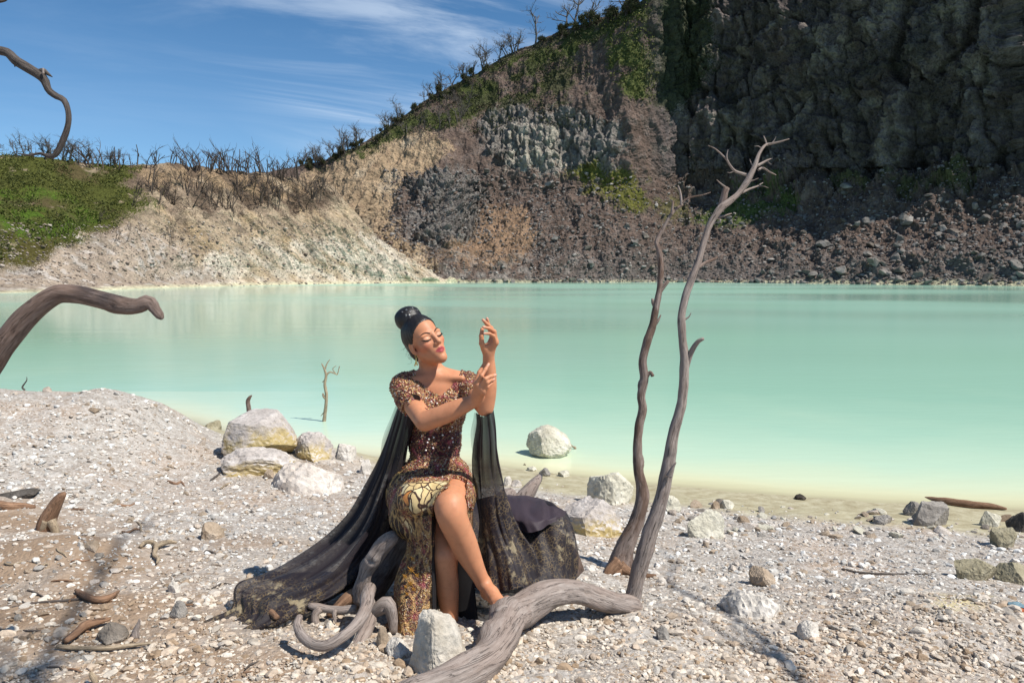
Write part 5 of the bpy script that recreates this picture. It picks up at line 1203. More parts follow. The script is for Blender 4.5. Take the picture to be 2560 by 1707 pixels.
def sheer_material(name, alpha, lace=False, col=(.013, .009, .012)):
    m = Mat(name); uv = m.attr('cloth'); p = m.obj(); weave = m.noise(m.vec(p, (300, 300, 60)), 1, 3, .6)
    c = m.mix(weave, tuple(x*.6 for x in col), tuple(x*1.7 for x in col)); b = m.b.inputs
    sep = m.N('ShaderNodeSeparateXYZ'); m.L(uv, sep.inputs[0]); a = m.rng(sep.outputs[2], -.45, .35, alpha-.12, min(1., alpha+.14))
    if lace:
        low = m.rng(m.math('ADD', sep.outputs[1], m.math('MULTIPLY', m.math('SUBTRACT', m.noise(p, 7, 3), .5), .35)), lace[0], lace[1], 0, 1, True)
        ve = m.N('ShaderNodeTexVoronoi', feature='DISTANCE_TO_EDGE'); m.L(p, ve.inputs['Vector']); ve.inputs['Scale'].default_value = 75
        fl = m.noise(p, 26, 3, .6); th = m.math('MULTIPLY', m.math('MULTIPLY', low, m.rng(ve.outputs[0], .0, .12, 1, 0)), m.rng(fl, .42, .55, 0, 1))
        blot = m.math('MULTIPLY', low, m.rng(m.noise(p, 13, 4, .65), .60, .67, 0, 1))
        c = m.mix(m.math('MULTIPLY', th, .7), c, (.20, .14, .065)); c = m.mix(m.math('MULTIPLY', blot, .6), c, (.38, .31, .19)); a = m.math('MAXIMUM', m.math('SUBTRACT', a, m.math('MULTIPLY', low, .05)), th)
    m.color(c); m.put(b['Alpha'], a); b['Roughness'].default_value = .62; b['Sheen Weight'].default_value = .06; b['Sheen Roughness'].default_value = .4; b['Specular IOR Level'].default_value = .3
    m.normal(m.bump(weave, .25, .003)); return m.m
def plain(name, c, rough=.5, metal=0., spec=.4):
    m = Mat(name); m.color(c); m.b.inputs['Roughness'].default_value = rough; m.b.inputs['Metallic'].default_value = metal; m.b.inputs['Specular IOR Level'].default_value = spec; return m.m

# ------------------------------------------------------------------ the seated woman
def woman():
    J = lambda px, py, Y: W(px, py, Y)
    seat = J(1090, 1290, 3.48); base = WG(1110, 1570)[0]
    root = empty('person', base, 'woman in a beaded brown dress sitting cross-legged on driftwood with one hand raised', 'person')
    hc = J(1063, 855, 3.40); yaw, roll, pit = radians(40), radians(21), radians(4)
    def rot(v): x, y, z = v; return np.array([x*cos(roll)-z*sin(roll), y, x*sin(roll)+z*cos(roll)])
    f = rot((sin(yaw)*cos(pit), -cos(yaw)*cos(pit), sin(pit))); l = rot((cos(yaw), sin(yaw), 0)); u = np.cross(l, -f); u = np.cross(f, l) if (np.cross(f, l)@np.array([0, 0, 1])) > 0 else -np.cross(f, l)
    HS = .95; H = lambda a, b, c=0.: hc+(f*a+u*b+l*c)*HS
    AX = np.array([f, l, u])
    lo = np.minimum(J(940, 1640, 3.3), J(940, 760, 3.3)); lo = np.array([lo[0]-.02, 2.86, lo[2]]); hi = np.array([J(1300, 900, 3.3)[0], 3.68, J(1000, 745, 3.4)[2]])
    fd = Field(lo, hi, .0028)
    # torso
    def torso(F, g=0., k=.035):
        F.ell(J(1090, 1012, 3.45), (.128+g, .088+g, .15+g), k=k); F.ell(J(1087, 1100, 3.44), (.108+g, .080+g, .13+g), k=k)
        F.ell(J(1088, 1195, 3.42), (.150+g, .112+g, .105+g), k=k)
        F.cone(J(1016, 968, 3.42), J(1170, 966, 3.44), .046+g, .044+g, k)
        for x in (1056, 1128): F.ell(J(x, 1022, 3.37), (.056+g, .052+g, .056+g), k=.03)
    torso(fd); F = fd
    F.cone(J(1083, 938, 3.44), J(1018, 958, 3.43), .044, .04, .03); F.cone(J(1083, 938, 3.44), J(1166, 954, 3.45), .044, .04, .03)
    F.cone(J(1090, 940, 3.405), J(1030, 950, 3.385), .013, .012, .02); F.cone(J(1098, 942, 3.405), J(1155, 946, 3.39), .013, .012, .02)
    F.cone(H(-.024, -.035), J(1086, 950, 3.465), .044, .050, .018)
    # arms
    rs_, re, rw = J(1008, 968, 3.41), J(1062, 1054, 3.20), J(1188, 1001, 3.15)
    F.chain([rs_, J(1034, 1012, 3.31), re], [.046, .041, .036], .012, 10); F.chain([re, J(1112, 1034, 3.175), J(1158, 1014, 3.16), rw], [.036, .036, .029, .0215], .012, 14)
    ls, le, lw = J(1176, 968, 3.43), J(1212, 1018, 3.18), J(1222, 898, 3.15)
    F.chain([ls, J(1194, 992, 3.31), le], [.044, .039, .033], .012, 10); F.chain([le, J(1219, 972, 3.165), J(1222, 930, 3.155), lw], [.034, .032, .025, .0195], .012, 14)
    # hands
    Z = lambda x, y, Y: J(1170+x/5.6, 780+y/5.6, Y)
    def finger(P, r0, r1): F.chain([Z(*q) for q in P], np.linspace(r0, r1, len(P)), .0035)
    for a, b, ra, rb in (((290, 655, 3.15), (345, 420, 3.135), .019, .013), ((285, 640, 3.145), (235, 500, 3.125), .018, .016), ((240, 500, 3.125), (375, 430, 3.125), .013, .012), ((300, 600, 3.14), (380, 420, 3.12), .016, .011), ((290, 560, 3.14), (340, 350, 3.14), .016, .011), ((370, 340, 3.13), (385, 420, 3.12), .010, .010)): F.cone(Z(*a), Z(*b), ra, rb, .012)
    finger([(338, 350, 3.14), (306, 245, 3.15), (285, 168, 3.145), (266, 92, 3.135)], .0095, .0062)
    finger([(362, 350, 3.132), (326, 225, 3.13), (262, 166, 3.115), (210, 112, 3.105)], .0098, .0064)
    finger([(386, 385, 3.122), (370, 272, 3.115), (298, 228, 3.095), (214, 210, 3.085)], .0092, .0060)
    finger([(392, 430, 3.115), (358, 335, 3.10), (300, 302, 3.085), (228, 300, 3.075)], .0082, .0054)
    finger([(238, 545, 3.125), (192, 440, 3.105), (186, 335, 3.10), (198, 240, 3.105)], .0125, .0075)
    for a, b, ra, rb in (((95, 1240, 3.15), (130, 1000, 3.085), .0205, .012), ((100, 1235, 3.15), (180, 1045, 3.08), .020, .012), ((105, 1240, 3.15), (205, 1085, 3.08), .019, .0115), ((115, 1245, 3.15), (212, 1125, 3.085), .018, .011), ((130, 1005, 3.085), (205, 1090, 3.082), .0115, .0115)): F.cone(Z(*a), Z(*b), ra, rb, .012)
    finger([(130, 990, 3.082), (190, 890, 3.07), (243, 805, 3.085), (288, 728, 3.10)], .0098, .0064)
    finger([(185, 1035, 3.078), (243, 935, 3.062), (312, 898, 3.075), (384, 880, 3.10)], .0098, .0064)
    finger([(212, 1075, 3.078), (268, 985, 3.065), (316, 954, 3.078), (366, 936, 3.10)], .0092, .0060)
    finger([(220, 1115, 3.085), (272, 1045, 3.075), (314, 1010, 3.085), (352, 985, 3.105)], .0084, .0055)
    finger([(112, 1140, 3.125), (112, 990, 3.125), (160, 845, 3.135), (214, 750, 3.145)], .0125, .0075)
    # legs
    F.chain([J(1046, 1232, 3.40), J(1085, 1310, 3.25), J(1112, 1386, 3.13)], [.085, .070, .052], .02, 12)
    F.chain([J(1112, 1386, 3.13), J(1114, 1420, 3.14), J(1117, 1460, 3.17), J(1124, 1530, 3.19), J(1128, 1575, 3.19)], [.052, .044, .045, .033, .027], .012, 18)
    F.chain([J(1128, 1575, 3.19), J(1126, 1598, 3.21), J(1120, 1612, 3.09), J(1117, 1616, 3.03)], [.027, .026, .024, .014], .012)
    F.chain([J(1132, 1232, 3.40), J(1131, 1247, 3.22), J(1126, 1262, 3.07)], [.085, .074, .062], .02, 12)
    F.chain([J(1126, 1262, 3.06), J(1129, 1288, 3.045), J(1146, 1328, 3.07), J(1158, 1354, 3.09), J(1172, 1386, 3.11), J(1194, 1430, 3.13), J(1208, 1456, 3.145)], [.061, .055, .051, .049, .043, .0305, .026], .012, 26)
    F.ell(J(1122, 1276, 3.025), (.034, .028, .036), k=.03)
    F.chain([J(1209, 1458, 3.145), J(1218, 1482, 3.17)], [.027, .025], .015)
    F.chain([J(1211, 1458, 3.14), J(1230, 1482, 3.10), J(1250, 1502, 3.05)], [.027, .026, .021], .015); F.chain([J(1218, 1482, 3.17), J(1236, 1500, 3.06)], [.024, .02], .015)
    for i, (x, y) in enumerate(((1276, 1502), (1268, 1508), (1259, 1512), (1250, 1514), (1241, 1515))): F.chain([J(x-8, y-6, 3.05), J(x, y, 3.02), J(x+2, y+7, 3.005)], [.013-.001*i, .0105-.001*i, .0085-.0008*i], .004)
    fe = lambda c, r, ax=None, k=.02, cut=False: F.ell(c, np.array(r)*HS, ax, k*HS, cut)
    fc = lambda a, b, ra, rb, k=.02, cut=False: F.cone(a, b, ra*HS, rb*HS, k*HS, cut)
    # head
    fe(H(-.014, .042), (.093, .070, .086), AX, .01); fe(H(.026, -.030), (.065, .051, .080), AX, .03)
    for s in (-1, 1):
        fc(H(-.004, -.044, .041*s), H(.068, -.094, .007*s), .017, .016, .025); fe(H(.050, -.014, .040*s), (.027, .022, .024), AX, .02)
        fe(H(.064, .024, .030*s), (.018, .026, .010), AX, .015)
    fe(H(.078, -.092), (.017, .018, .015), AX, .02); fe(H(.06, -.058), (.03, .034, .026), AX, .02)
    for s in (-1, 1): fe(H(.094, .007, .033*s), (.018, .021, .011), AX, .014, True)
    for s in (-1, 1): fe(H(.0655, .006, .032*s), (.0165, .0195, .0135), AX, .004)
    fc(H(.080, .024), H(.104, -.020), .0075, .0095, .010); fe(H(.104, -.021), (.011, .0105, .0095), AX, .006)
    for s in (-1, 1): fe(H(.093, -.027, .0115*s), (.010, .008, .008), AX, .006)
    fc(H(.086, -.030), H(.091, -.045), .008, .007, .01)
    for s in (-1, 1):
        fc(H(.0925, -.0505, .005*s), H(.079, -.056, .025*s), .0075, .0035, .005); fc(H(.0905, -.0655, .004*s), H(.079, -.058, .024*s), .0085, .0035, .005)
        fc(H(.103, -.0575, .0), H(.0935, -.0575, .017*s), .0022, .0012, .002, True)
    for s in (-1, 1):
        e = AX.copy(); fe(H(-.012, -.002, .070*s), (.017, .008, .031), e, .006); fe(H(-.008, .002, .078*s), (.009, .006, .017), e, .005, True); fe(H(-.004, -.032, .066*s), (.009, .007, .010), e, .006)
    P, Q = fd.mesh(2)
    q = (P-hc)/HS; hf, hl, hu = q@f, q@l, q@u
    col = np.ones((len(P), 3))*np.array([.55, .245, .13]); ishead = (hf > -.02) & (hf < .13) & (abs(hl) < .09) & (hu > -.12) & (hu < .13)
    def tint(mk, c): nonlocal col; mk = np.clip(mk, 0, 1)[:, None]; col = col*(1-mk)+np.array(c)*mk
    tint(ishead*.8*np.exp(-((abs(hl)-.050)/.020)**2-((hu+.022)/.020)**2), (.50, .17, .10))
    lip = 1-sstep(.75, 1.05, np.sqrt((hl/.027)**2+((hu+.0578)/(.0155-.006*np.abs(hl)/.027))**2)); tint(ishead*(hf > .07)*lip*.95, (.40, .062, .075))
    tint(ishead*(hf > .06)*np.exp(-((abs(hl)-.033)/.016)**4-((hu-.013)/.008)**4)*.45, (.66, .40, .27))
    tint(ishead*np.exp(-(hl/.008)**2-((hu-.0)/.028)**4)*(hf > .08)*.3, (.62, .36, .24))
    tips = [Z(266, 92, 3.135), Z(210, 112, 3.105), Z(214, 210, 3.085), Z(228, 300, 3.075), Z(288, 728, 3.09), Z(384, 880, 3.09), Z(366, 936, 3.09)]
    for t in tips: tint(.7*np.exp(-((P-t)**2).sum(1)/.0075**2), (.68, .42, .34))
    body = mesh('body', P, Q, None, skin_material(), True, {'col': col}, root, base)
    face = (hf > .03) & ishead
    Pf, lf, uf, ff = P[face], hl[face], hu[face], hf[face]
    def on_face(b, c, out=.001):
        w = np.exp(-((lf-c)**2+(uf-b)**2)/.0025**2)+1e-12; return H((w*ff).sum()/w.sum()+out, b, c)
    M_LASH = plain('black lashes', (.006, .005, .005), .5); M_BROW = plain('brown brow', (.075, .035, .02), .8)
    for s in (-1, 1):
        m = MB(); tube(m, np.array([on_face(.0255, .012*s), on_face(.032, .024*s), on_face(.0355, .036*s), on_face(.033, .047*s), on_face(.028, .054*s, .0)]), np.array([.002, .0032, .003, .0022, .0008]), 6, step=.002); m.build('eyebrow', M_BROW, root, base)
        m = MB(); pts = [on_face(.0035, .016*s), on_face(.0005, .024*s), on_face(-.0005, .033*s), on_face(.001, .042*s), on_face(.005, .049*s, .003), H(.066, .010, .058*s)]
        tube(m, np.array(pts), np.array([.0012, .0024, .003, .003, .0026, .0007]), 6, step=.002)
        for i in range(9):
            c = (.019+.0036*i)*s; a = on_face(-.0005+.0008*i*(i > 4), c); d = f*.6-u*.45+l*s*(.15+.09*i); tube(m, np.array([a, a+d*.006, a+d*.010+u*.002]), np.array([.0008, .0006, .0003]), 3, step=.003)
        m.build('eyelashes', M_LASH, root, base)
    # hair
    fh = Field(hc-.2, hc+np.array([.2, .2, .26]), .0026)
    fhe = lambda c, r, ax=None, k=.02: fh.ell(c, np.array(r)*HS, ax, k)
    fhe(H(-.018, .042), (.098, .0775, .093), AX, .01); fhe(H(-.058, -.028), (.046, .054, .055), AX, .03)
    sl, X, Y, Zz = fh.block(hc-.2, hc+.26, 0.)
    a = ((X-hc[0])*f[0]+(Y-hc[1])*f[1]+(Zz-hc[2])*f[2])/HS; b = (X-hc[0])*u[0]+(Y-hc[1])*u[1]+(Zz-hc[2])*u[2]; c = (X-hc[0])*l[0]+(Y-hc[1])*l[1]+(Zz-hc[2])*l[2]
    fh.cut(sl, (-(.80*a-.60*b-.0035+.35*np.maximum(0, .03-np.abs(c))*0+.12*np.abs(c)*(b > 0))).astype(np.float32), .006)
    fhe(H(-.050, .126), (.062, .062, .052), AX, .004); fhe(H(-.054, .150), (.050, .050, .030), AX, .02)
    Ph, Qh = fh.mesh(1); Nh = vnormals(Ph, Qh); qh = (Ph-hc)/HS
    ang = np.arctan2(qh@l, qh@f); Ph = Ph+Nh*(.0016*noise(np.stack([ang*16, (qh@u)*14, ang*0], -1))+.0012*noise(np.stack([ang*40, (qh@u)*9, ang*0+3], -1)))[:, None]
    hair = mesh('hair', Ph, Qh, None, hair_material(), True, None, root, base)
    r = np.random.RandomState(3); m = MB()
    for i in range(26):                              # stray hairs along hairline and nape
        s_ = r.choice([-1, 1]); 
        p = H(.055-.05*r.rand(), .092-.01*r.rand(), r.uniform(-.03, .06)) if i < 12 else H(-.06, .02-.06*r.rand(), -.07+.02*r.rand())
        d = f*r.uniform(0, .5)+u*r.uniform(.1, 1)+l*r.normal()*.5 if i < 12 else -f*.4-u*.5-l*.6+r.normal(size=3)*.3
        tube(m, np.array([p, p+d*.012, p+d*.02+r.normal(size=3)*.005, p+d*.024+r.normal(size=3)*.01]), np.array([.0007, .0006, .0005, .0003]), 3, step=.006)
    edge = np.nonzero((np.abs(.80*(qh@f)-.60*(qh@u)-.0035+.12*np.abs(qh@l)*((qh@u) > 0)) < .006) & (qh@f > -.01))[0]
    for i in r.choice(edge, 170):
        p = Ph[i]; dd = H(-.05, .11)-p; dd /= np.linalg.norm(dd); n_ = Nh[i]
        st_ = p-dd*r.uniform(.001, .009)-n_*.0025; tube(m, np.array([st_, p+dd*.006+n_*.0012, p+dd*.02+n_*.003, p+dd*.045+n_*.001]), np.array([.0003, .0007, .0008, .0004]), 3, step=.008)
    m.build('stray_hairs', M_LASH, root, base)
    m = MB(); M_SIL = plain('silver filigree', (.75, .73, .70), .28, .9)
    for i in range(11):
        th = r.uniform(-.9, .7); ph = r.uniform(-.5, .75); d = f*cos(th)*cos(ph)-l*sin(th)*cos(ph)*-1+u*sin(ph); d /= np.linalg.norm(d); p = H(-.050, .126)+d*np.array([.061]); a1 = np.cross(d, r.normal(size=3)); a1 /= np.linalg.norm(a1); a2 = np.cross(d, a1); tt = np.linspace(0, 5, 7); rr = r.uniform(.003, .007)
        tube(m, np.array([p+rr*(1-t_/7)*(a1*cos(t_)+a2*sin(t_)) for t_ in tt]), np.full(7, .0011), 4, step=.003)
    m.build('hair_ornament', M_SIL, root, base)
    # earring
    M_GOLD = plain('gold', (.80, .55, .20), .25, 1.0); e = None
    i = np.argmin(((P-H(-.002, -.042, -.072))**2).sum(1)); e0 = P[i]+np.array([0, -.006, 0]); m = MB()
    th = np.linspace(0, 2*pi, 13); tube(m, e0+np.stack([np.cos(th)*.005, th*0, np.sin(th)*.005-.004], -1), np.full(13, .0012), 5, step=.002)
    for dx, L_ in ((-.004, .036), (.003, .033), (.0, .028)): tube(m, e0+np.array([[0, 0, -.008], [dx*.6, -.001, -.008-L_*.5], [dx*1.6, -.001, -.008-L_]]), np.array([.0012, .0018, .0032]), 6, step=.003)
    m.build('earring', M_GOLD, root, base)
    # ---- bodice and sleeves
    M_SEQ = sequin_material()
    fb = Field(np.array([J(955, 1240, 3.4)[0], 3.20, J(1000, 1262, 3.4)[2]]), np.array([J(1225, 900, 3.4)[0], 3.62, J(1000, 905, 3.4)[2]]), .0034)
    torso(fb, .009)
    fb.cone(J(1083, 942, 3.44), J(1018, 960, 3.43), .05, .048, .03); fb.cone(J(1083, 942, 3.44), J(1166, 956, 3.45), .05, .047, .03)
    fb.chain([rs_, J(1024, 996, 3.345), J(1032, 1010, 3.315)], [.058, .056, .054], .02); fb.chain([ls, J(1188, 985, 3.35), J(1193, 993, 3.325)], [.053, .05, .048], .02)
    fb.ell(J(1088, 1215, 3.42), (.166, .125, .07), k=.03)
    sl, X, Y, Zz = fb.block(fb.lo, fb.lo+fb.n*fb.h, 0.)
    def P2(pts, Y_): w = W(np.array(pts)[:, 0], np.array(pts)[:, 1], Y_); return w[:, [0, 2]]
    neck = P2([(1028, 880), (1032, 930), (1050, 958), (1075, 976), (1104, 988), (1128, 968), (1146, 940), (1152, 928), (1150, 880)], 3.37)
    fb.cut(sl, (poly_sd(X[:, :, 0], Zz[0], neck)[:, None, :]*np.ones((1, Y.shape[1], 1))).astype(np.float32), .004)
    # open sleeve ends and hem
    for a_, b_, t0 in ((rs_, re, .50), (ls, le, .46)):
        d = (b_-a_)/np.linalg.norm(b_-a_); p0 = a_+(b_-a_)*t0; pl = (X-p0[0])*d[0]+(Y-p0[1])*d[1]+(Zz-p0[2])*d[2]
        near = np.sqrt((X-b_[0])**2+(Y-b_[1])**2+(Zz-b_[2])**2)-.24; side = ((X-a_[0])*np.sign(a_[0]-J(1090, 1000, 3.4)[0])+.035)
        fb.cut(sl, np.maximum(np.maximum(-pl, near), -(side)).astype(np.float32), .003)
    Pb, Qb = fb.mesh(1); Nb = vnormals(Pb, Qb)
    def topx(P_):      # photo coordinates of points, for laying out the printed and sewn pattern
        d = P_-np.array([0, 0, CAMZ]); yy = d[:, 1]*cos(PITCH)-d[:, 2]*sin(PITCH); zz = d[:, 1]*sin(PITCH)+d[:, 2]*cos(PITCH)
        return 1280+FPX*d[:, 0]/yy, 853.5-FPX*zz/yy
    bx, by = topx(Pb); band = sstep(1072, 1086, by)*sstep(1152, 1136, by)
    Pb = Pb+Nb*(.0022*noise(Pb*150)+.003*noise(Pb*45))[:, None]
    zone = np.stack([band*1.0, bx*0, bx*0], -1)
    bod = mesh('bodice', Pb, Qb, None, M_SEQ, True, {'zone': zone}, root, base)
    # ---- skirt: hips and lap
    fs = Field(np.array([J(950, 1500, 3.3)[0], 2.92, J(1000, 1440, 3.2)[2]]), np.array([J(1230, 1160, 3.4)[0], 3.64, J(1000, 1120, 3.4)[2]]), .0036)
    fs.ell(J(1088, 1205, 3.42), (.166, .128, .10), k=.04); fs.ell(J(1086, 1240, 3.42), (.172, .135, .11), k=.04)
    fs.chain([J(1040, 1232, 3.38), J(1062, 1290, 3.24), J(1098, 1352, 3.13)], [.105, .098, .068], .05)
    fs.chain([J(1020, 1240, 3.38), J(1030, 1290, 3.26), J(1058, 1330, 3.17)], [.09, .08, .05], .05)
    fs.ell(J(1062, 1246, 3.18), (.122, .115, .088), k=.06)
    fs.chain([J(1134, 1232, 3.40), J(1133, 1244, 3.22), J(1127, 1256, 3.08)], [.098, .085, .073], .04)
    sl, X, Y, Zz = fs.block(fs.lo, fs.lo+fs.n*fs.h, 0.)
    opening = P2([(1137, 1216), (1106, 1230), (1084, 1256), (1078, 1300), (1082, 1360), (1060, 1500), (1230, 1500), (1230, 1330), (1174, 1318), (1166, 1262), (1158, 1226)], 3.02)
    dcut = poly_sd(X[:, :, 0], Zz[0], opening)[:, None, :]*np.ones((1, Y.shape[1], 1)); dcut = np.maximum(dcut, Y-3.24)
    fs.cut(sl, dcut.astype(np.float32), .004)
    # hollow it around the bare leg
    fs.chain([J(1132, 1240, 3.36), J(1131, 1250, 3.2), J(1126, 1264, 3.0)], [.084, .076, .066], 0) if False else None
    for a_, b_, ra, rb in ((J(1131, 1249, 3.24), J(1126, 1265, 3.0), .070, .059), (J(1126, 1270, 3.04), J(1150, 1335, 3.06), .058, .053)): fs.cone(a_, b_, ra, rb, .004, True)
    Ps, Qs = fs.mesh(1); Ns = vnormals(Ps, Qs); sx, sy = topx(Ps)
    front = (Ns[:, 1] < .2)
    def pm(x, y, poly, soft=6): return 1-sstep(-soft, soft, poly_sd(x, y, np.array(poly, float)))
    bat = pm(sx, sy, [(1002, 1212), (1060, 1202), (1120, 1204), (1098, 1228), (1082, 1258), (1060, 1275), (1036, 1285), (1016, 1262), (1002, 1236)], 2)*front
    bat = np.maximum(bat, pm(sx, sy, [(1000, 1290), (1022, 1296), (1036, 1326), (1026, 1330)], 4)*front*.9)
    trim = pm(sx, sy, [(1000, 1188), (1180, 1180), (1185, 1330), (1160, 1320), (1160, 1240), (1136, 1208), (1108, 1228), (1088, 1262), (1080, 1262), (1104, 1222), (1130, 1200), (1005, 1204)], 3)
    Ps = Ps+Ns*(.002*noise(Ps*120)*(1-bat)+.004*noise(Ps*np.array([30, 30, 12])))[:, None]
    zone = np.stack([(1-trim)*.35, bat, (1-trim)*(1-bat)*.9], -1)
    mesh('skirt', Ps, Qs, None, M_SEQ, True, {'zone': zone}, root, base)
    def panel(name, rows, mat, nu=40, nv=60, fold=.008, nfold=3, seed=0., thick=.003, zone=(0, 0, 0), parent=None, attr='zone'):
        P_, Q_, uv = sheet(rows, nu, nv, fold, nfold, seed, thick); a_ = uv if attr == 'cloth' else np.ones((len(P_), 3))*np.array(zone)
        return mesh(name, P_, Q_, None, mat, True, {attr: a_}, parent or root, base)
    panel('skirt_panel', [[(1000, 1275, 3.27), (1015, 1285, 3.15), (1050, 1290, 3.085), (1079, 1285, 3.07)], [(1014, 1325, 3.22), (1030, 1330, 3.14), (1058, 1335, 3.08), (1080, 1335, 3.06)], [(1022, 1365, 3.18), (1036, 1370, 3.12), (1060, 1372, 3.08), (1081, 1372, 3.06)],
                         [(1006, 1410, 3.15), (1026, 1415, 3.09), (1056, 1418, 3.07), (1081, 1418, 3.07)], [(988, 1455, 3.12), (1010, 1462, 3.06), (1048, 1465, 3.055), (1081, 1465, 3.06)], [(985, 1510, 3.08), (1010, 1515, 3.02), (1048, 1518, 3.03), (1081, 1518, 3.05)],
                         [(990, 1560, 3.05), (1015, 1572, 2.99), (1050, 1572, 3.01), (1081, 1568, 3.03)], [(996, 1588, 3.02), (1024, 1606, 2.96), (1052, 1606, 2.99), (1080, 1600, 3.02)]], M_SEQ, zone=(0, 0, .55), seed=2., fold=.012, nfold=4)
    panel('skirt_panel', [[(1000, 1280, 3.28), (1000, 1285, 3.34), (1010, 1290, 3.42)], [(1022, 1365, 3.19), (1024, 1368, 3.26), (1030, 1370, 3.36)], [(988, 1455, 3.13), (992, 1460, 3.22), (1000, 1460, 3.38)], [(990, 1560, 3.06), (994, 1565, 3.16), (1004, 1565, 3.34)], [(996, 1588, 3.03), (1000, 1600, 3.14), (1010, 1595, 3.32)]], M_SEQ, zone=(.2, 0, .5), seed=4., fold=.006)
    M_LIN = plain('black lining', (.008, .007, .008), .75)
    panel('lining_strip', [[(1078, 1290, 3.075), (1081, 1290, 3.08), (1088, 1290, 3.16)], [(1080, 1360, 3.065), (1083, 1360, 3.075), (1090, 1360, 3.2)], [(1080, 1440, 3.06), (1085, 1440, 3.07), (1092, 1440, 3.22)], [(1080, 1520, 3.04), (1086, 1520, 3.06), (1092, 1520, 3.24)], [(1080, 1600, 3.03), (1086, 1600, 3.06), (1092, 1600, 3.24)]], M_LIN, 16, 40, .003, 2)
    panel('skirt_lining', [[(1010, 1300, 3.42), (1080, 1300, 3.42), (1140, 1290, 3.42), (1172, 1280, 3.36)], [(1040, 1360, 3.36), (1080, 1360, 3.34), (1140, 1360, 3.3), (1176, 1350, 3.28)], [(1010, 1440, 3.38), (1080, 1440, 3.34), (1140, 1440, 3.27), (1183, 1435, 3.25)], [(1000, 1520, 3.36), (1080, 1520, 3.32), (1145, 1520, 3.24), (1192, 1515, 3.22)], [(1010, 1585, 3.32), (1080, 1600, 3.3), (1150, 1600, 3.2), (1200, 1585, 3.18)]], M_LIN, 40, 50, .012, 4, 5.)
    panel('skirt_edge', [[(1158, 1226, 3.12), (1170, 1224, 3.2), (1176, 1224, 3.3)], [(1166, 1270, 3.14), (1174, 1270, 3.2), (1180, 1270, 3.32)], [(1169, 1310, 3.18), (1176, 1312, 3.23), (1181, 1314, 3.34)], [(1171, 1350, 3.22), (1177, 1352, 3.26), (1182, 1354, 3.34)]], M_SEQ, 16, 30, .002, 2, zone=(0, .25, 0))
    panel('skirt_hem', [[(1084, 1588, 3.30), (1140, 1584, 3.19), (1199, 1574, 3.168)], [(1086, 1614, 3.28), (1142, 1612, 3.16), (1204, 1602, 3.15)]], M_SEQ, 30, 10, .004, 4, zone=(.2, 0, .3))
    # sewn gold stars on the panel
    M_STAR = plain('gold thread', (.42, .20, .03), .5, .3)
    for x, y, s_ in ((1028, 1424, 15), (1032, 1396, 8), (1012, 1440, 10), (1026, 1458, 14), (1042, 1438, 9), (1034, 1472, 10), (1014, 1466, 7), (1018, 1484, 8)):
        m = MB(); n_ = 8; c_ = J(x, y, 3.055-.03*(y-1400)/60)
        for k in range(n_):
            a_ = k/n_*2*pi; L_ = s_*3.07/FPX*(.9 if k % 2 else .6); d_ = np.array([cos(a_), -.08, sin(a_)]); tube(m, np.array([c_, c_+d_*L_*.6, c_+d_*L_]), np.array([.0022, .0014, .0005]), 4, step=.004)
        m.build('embroidered_star', M_STAR, root, base)
    # beads
    mb = MB(); V0, F0 = ICO[0]; pal = np.array([(.55, .34, .14), (.72, .62, .52), (.34, .05, .06), (.42, .20, .09), (.85, .82, .78), (.14, .03, .03)])
    rb = np.random.RandomState(8); ok = np.nonzero((by > 915) & (by < 1215))[0]; I = rb.choice(ok, 3600, replace=False); pr = np.array([.26, .11, .29, .19, .04, .11])
    rad = rb.uniform(.0016, .0030, len(I)); rad[band[I] > .5] *= .8; k = rb.choice(6, len(I), p=pr)
    Vb = V0[None]*rad[:, None, None]+(Pb[I]+Nb[I]*.001)[:, None]; mb.add(Vb.reshape(-1, 3), None, (F0[None]+np.arange(len(I))[:, None, None]*12).reshape(-1, 3), tone=np.repeat(pal[k], 12, 0))
    ok = np.nonzero((trim > .5) & front)[0]; I = rb.choice(ok, min(700, len(ok)), replace=False); rad = rb.uniform(.0016, .0028, len(I)); k = rb.choice(6, len(I), p=pr)
    Vb = V0[None]*rad[:, None, None]+Ps[I][:, None]; mb.add(Vb.reshape(-1, 3), None, (F0[None]+np.arange(len(I))[:, None, None]*12).reshape(-1, 3), tone=np.repeat(pal[k], 12, 0))
    mt = Mat('glass beads'); mt.color(mt.attr('tone')); mt.b.inputs['Roughness'].default_value = .22; mt.b.inputs['Metallic'].default_value = .45; mt.b.inputs['Specular IOR Level'].default_value = .6
    tag(mb.build('beads', mt.m, root, base, smooth=False), None, None, None, 'stuff')
    pm_ = MB()         # pearls on the waist band
    for x, y in ((1072, 1097), (1084, 1093), (1069, 1105), (1082, 1120), (1066, 1125), (1130, 1066), (1125, 1078), (1130, 1095), (1132, 1104), (1122, 1118), (1106, 1088), (1150, 1082), (1093, 1008), (1078, 1004), (1140, 1000), (1064, 996)):
        i = np.argmin((bx-x)**2+(by-y)**2+1e5*(Nb[:, 1] > 0)); V_, F_ = ICO[1]; pm_.add(V_*.0042+Pb[i]+Nb[i]*.002, None, F_)
    tag(pm_.build('pearls', plain('pearl', (.78, .74, .70), .18, 0, .6), root, base), None, None, None, 'stuff')
    # ---- sheer black cloth
    M_D1 = sheer_material('sheer black chiffon', 1.0, (.62, .82)); M_D2 = sheer_material('sheer black chiffon lace', 1.0, (.22, .55)); M_D3 = sheer_material('thin black veil', .45, None, (.02, .024, .024)); M_D4 = sheer_material('plain black chiffon', .97)
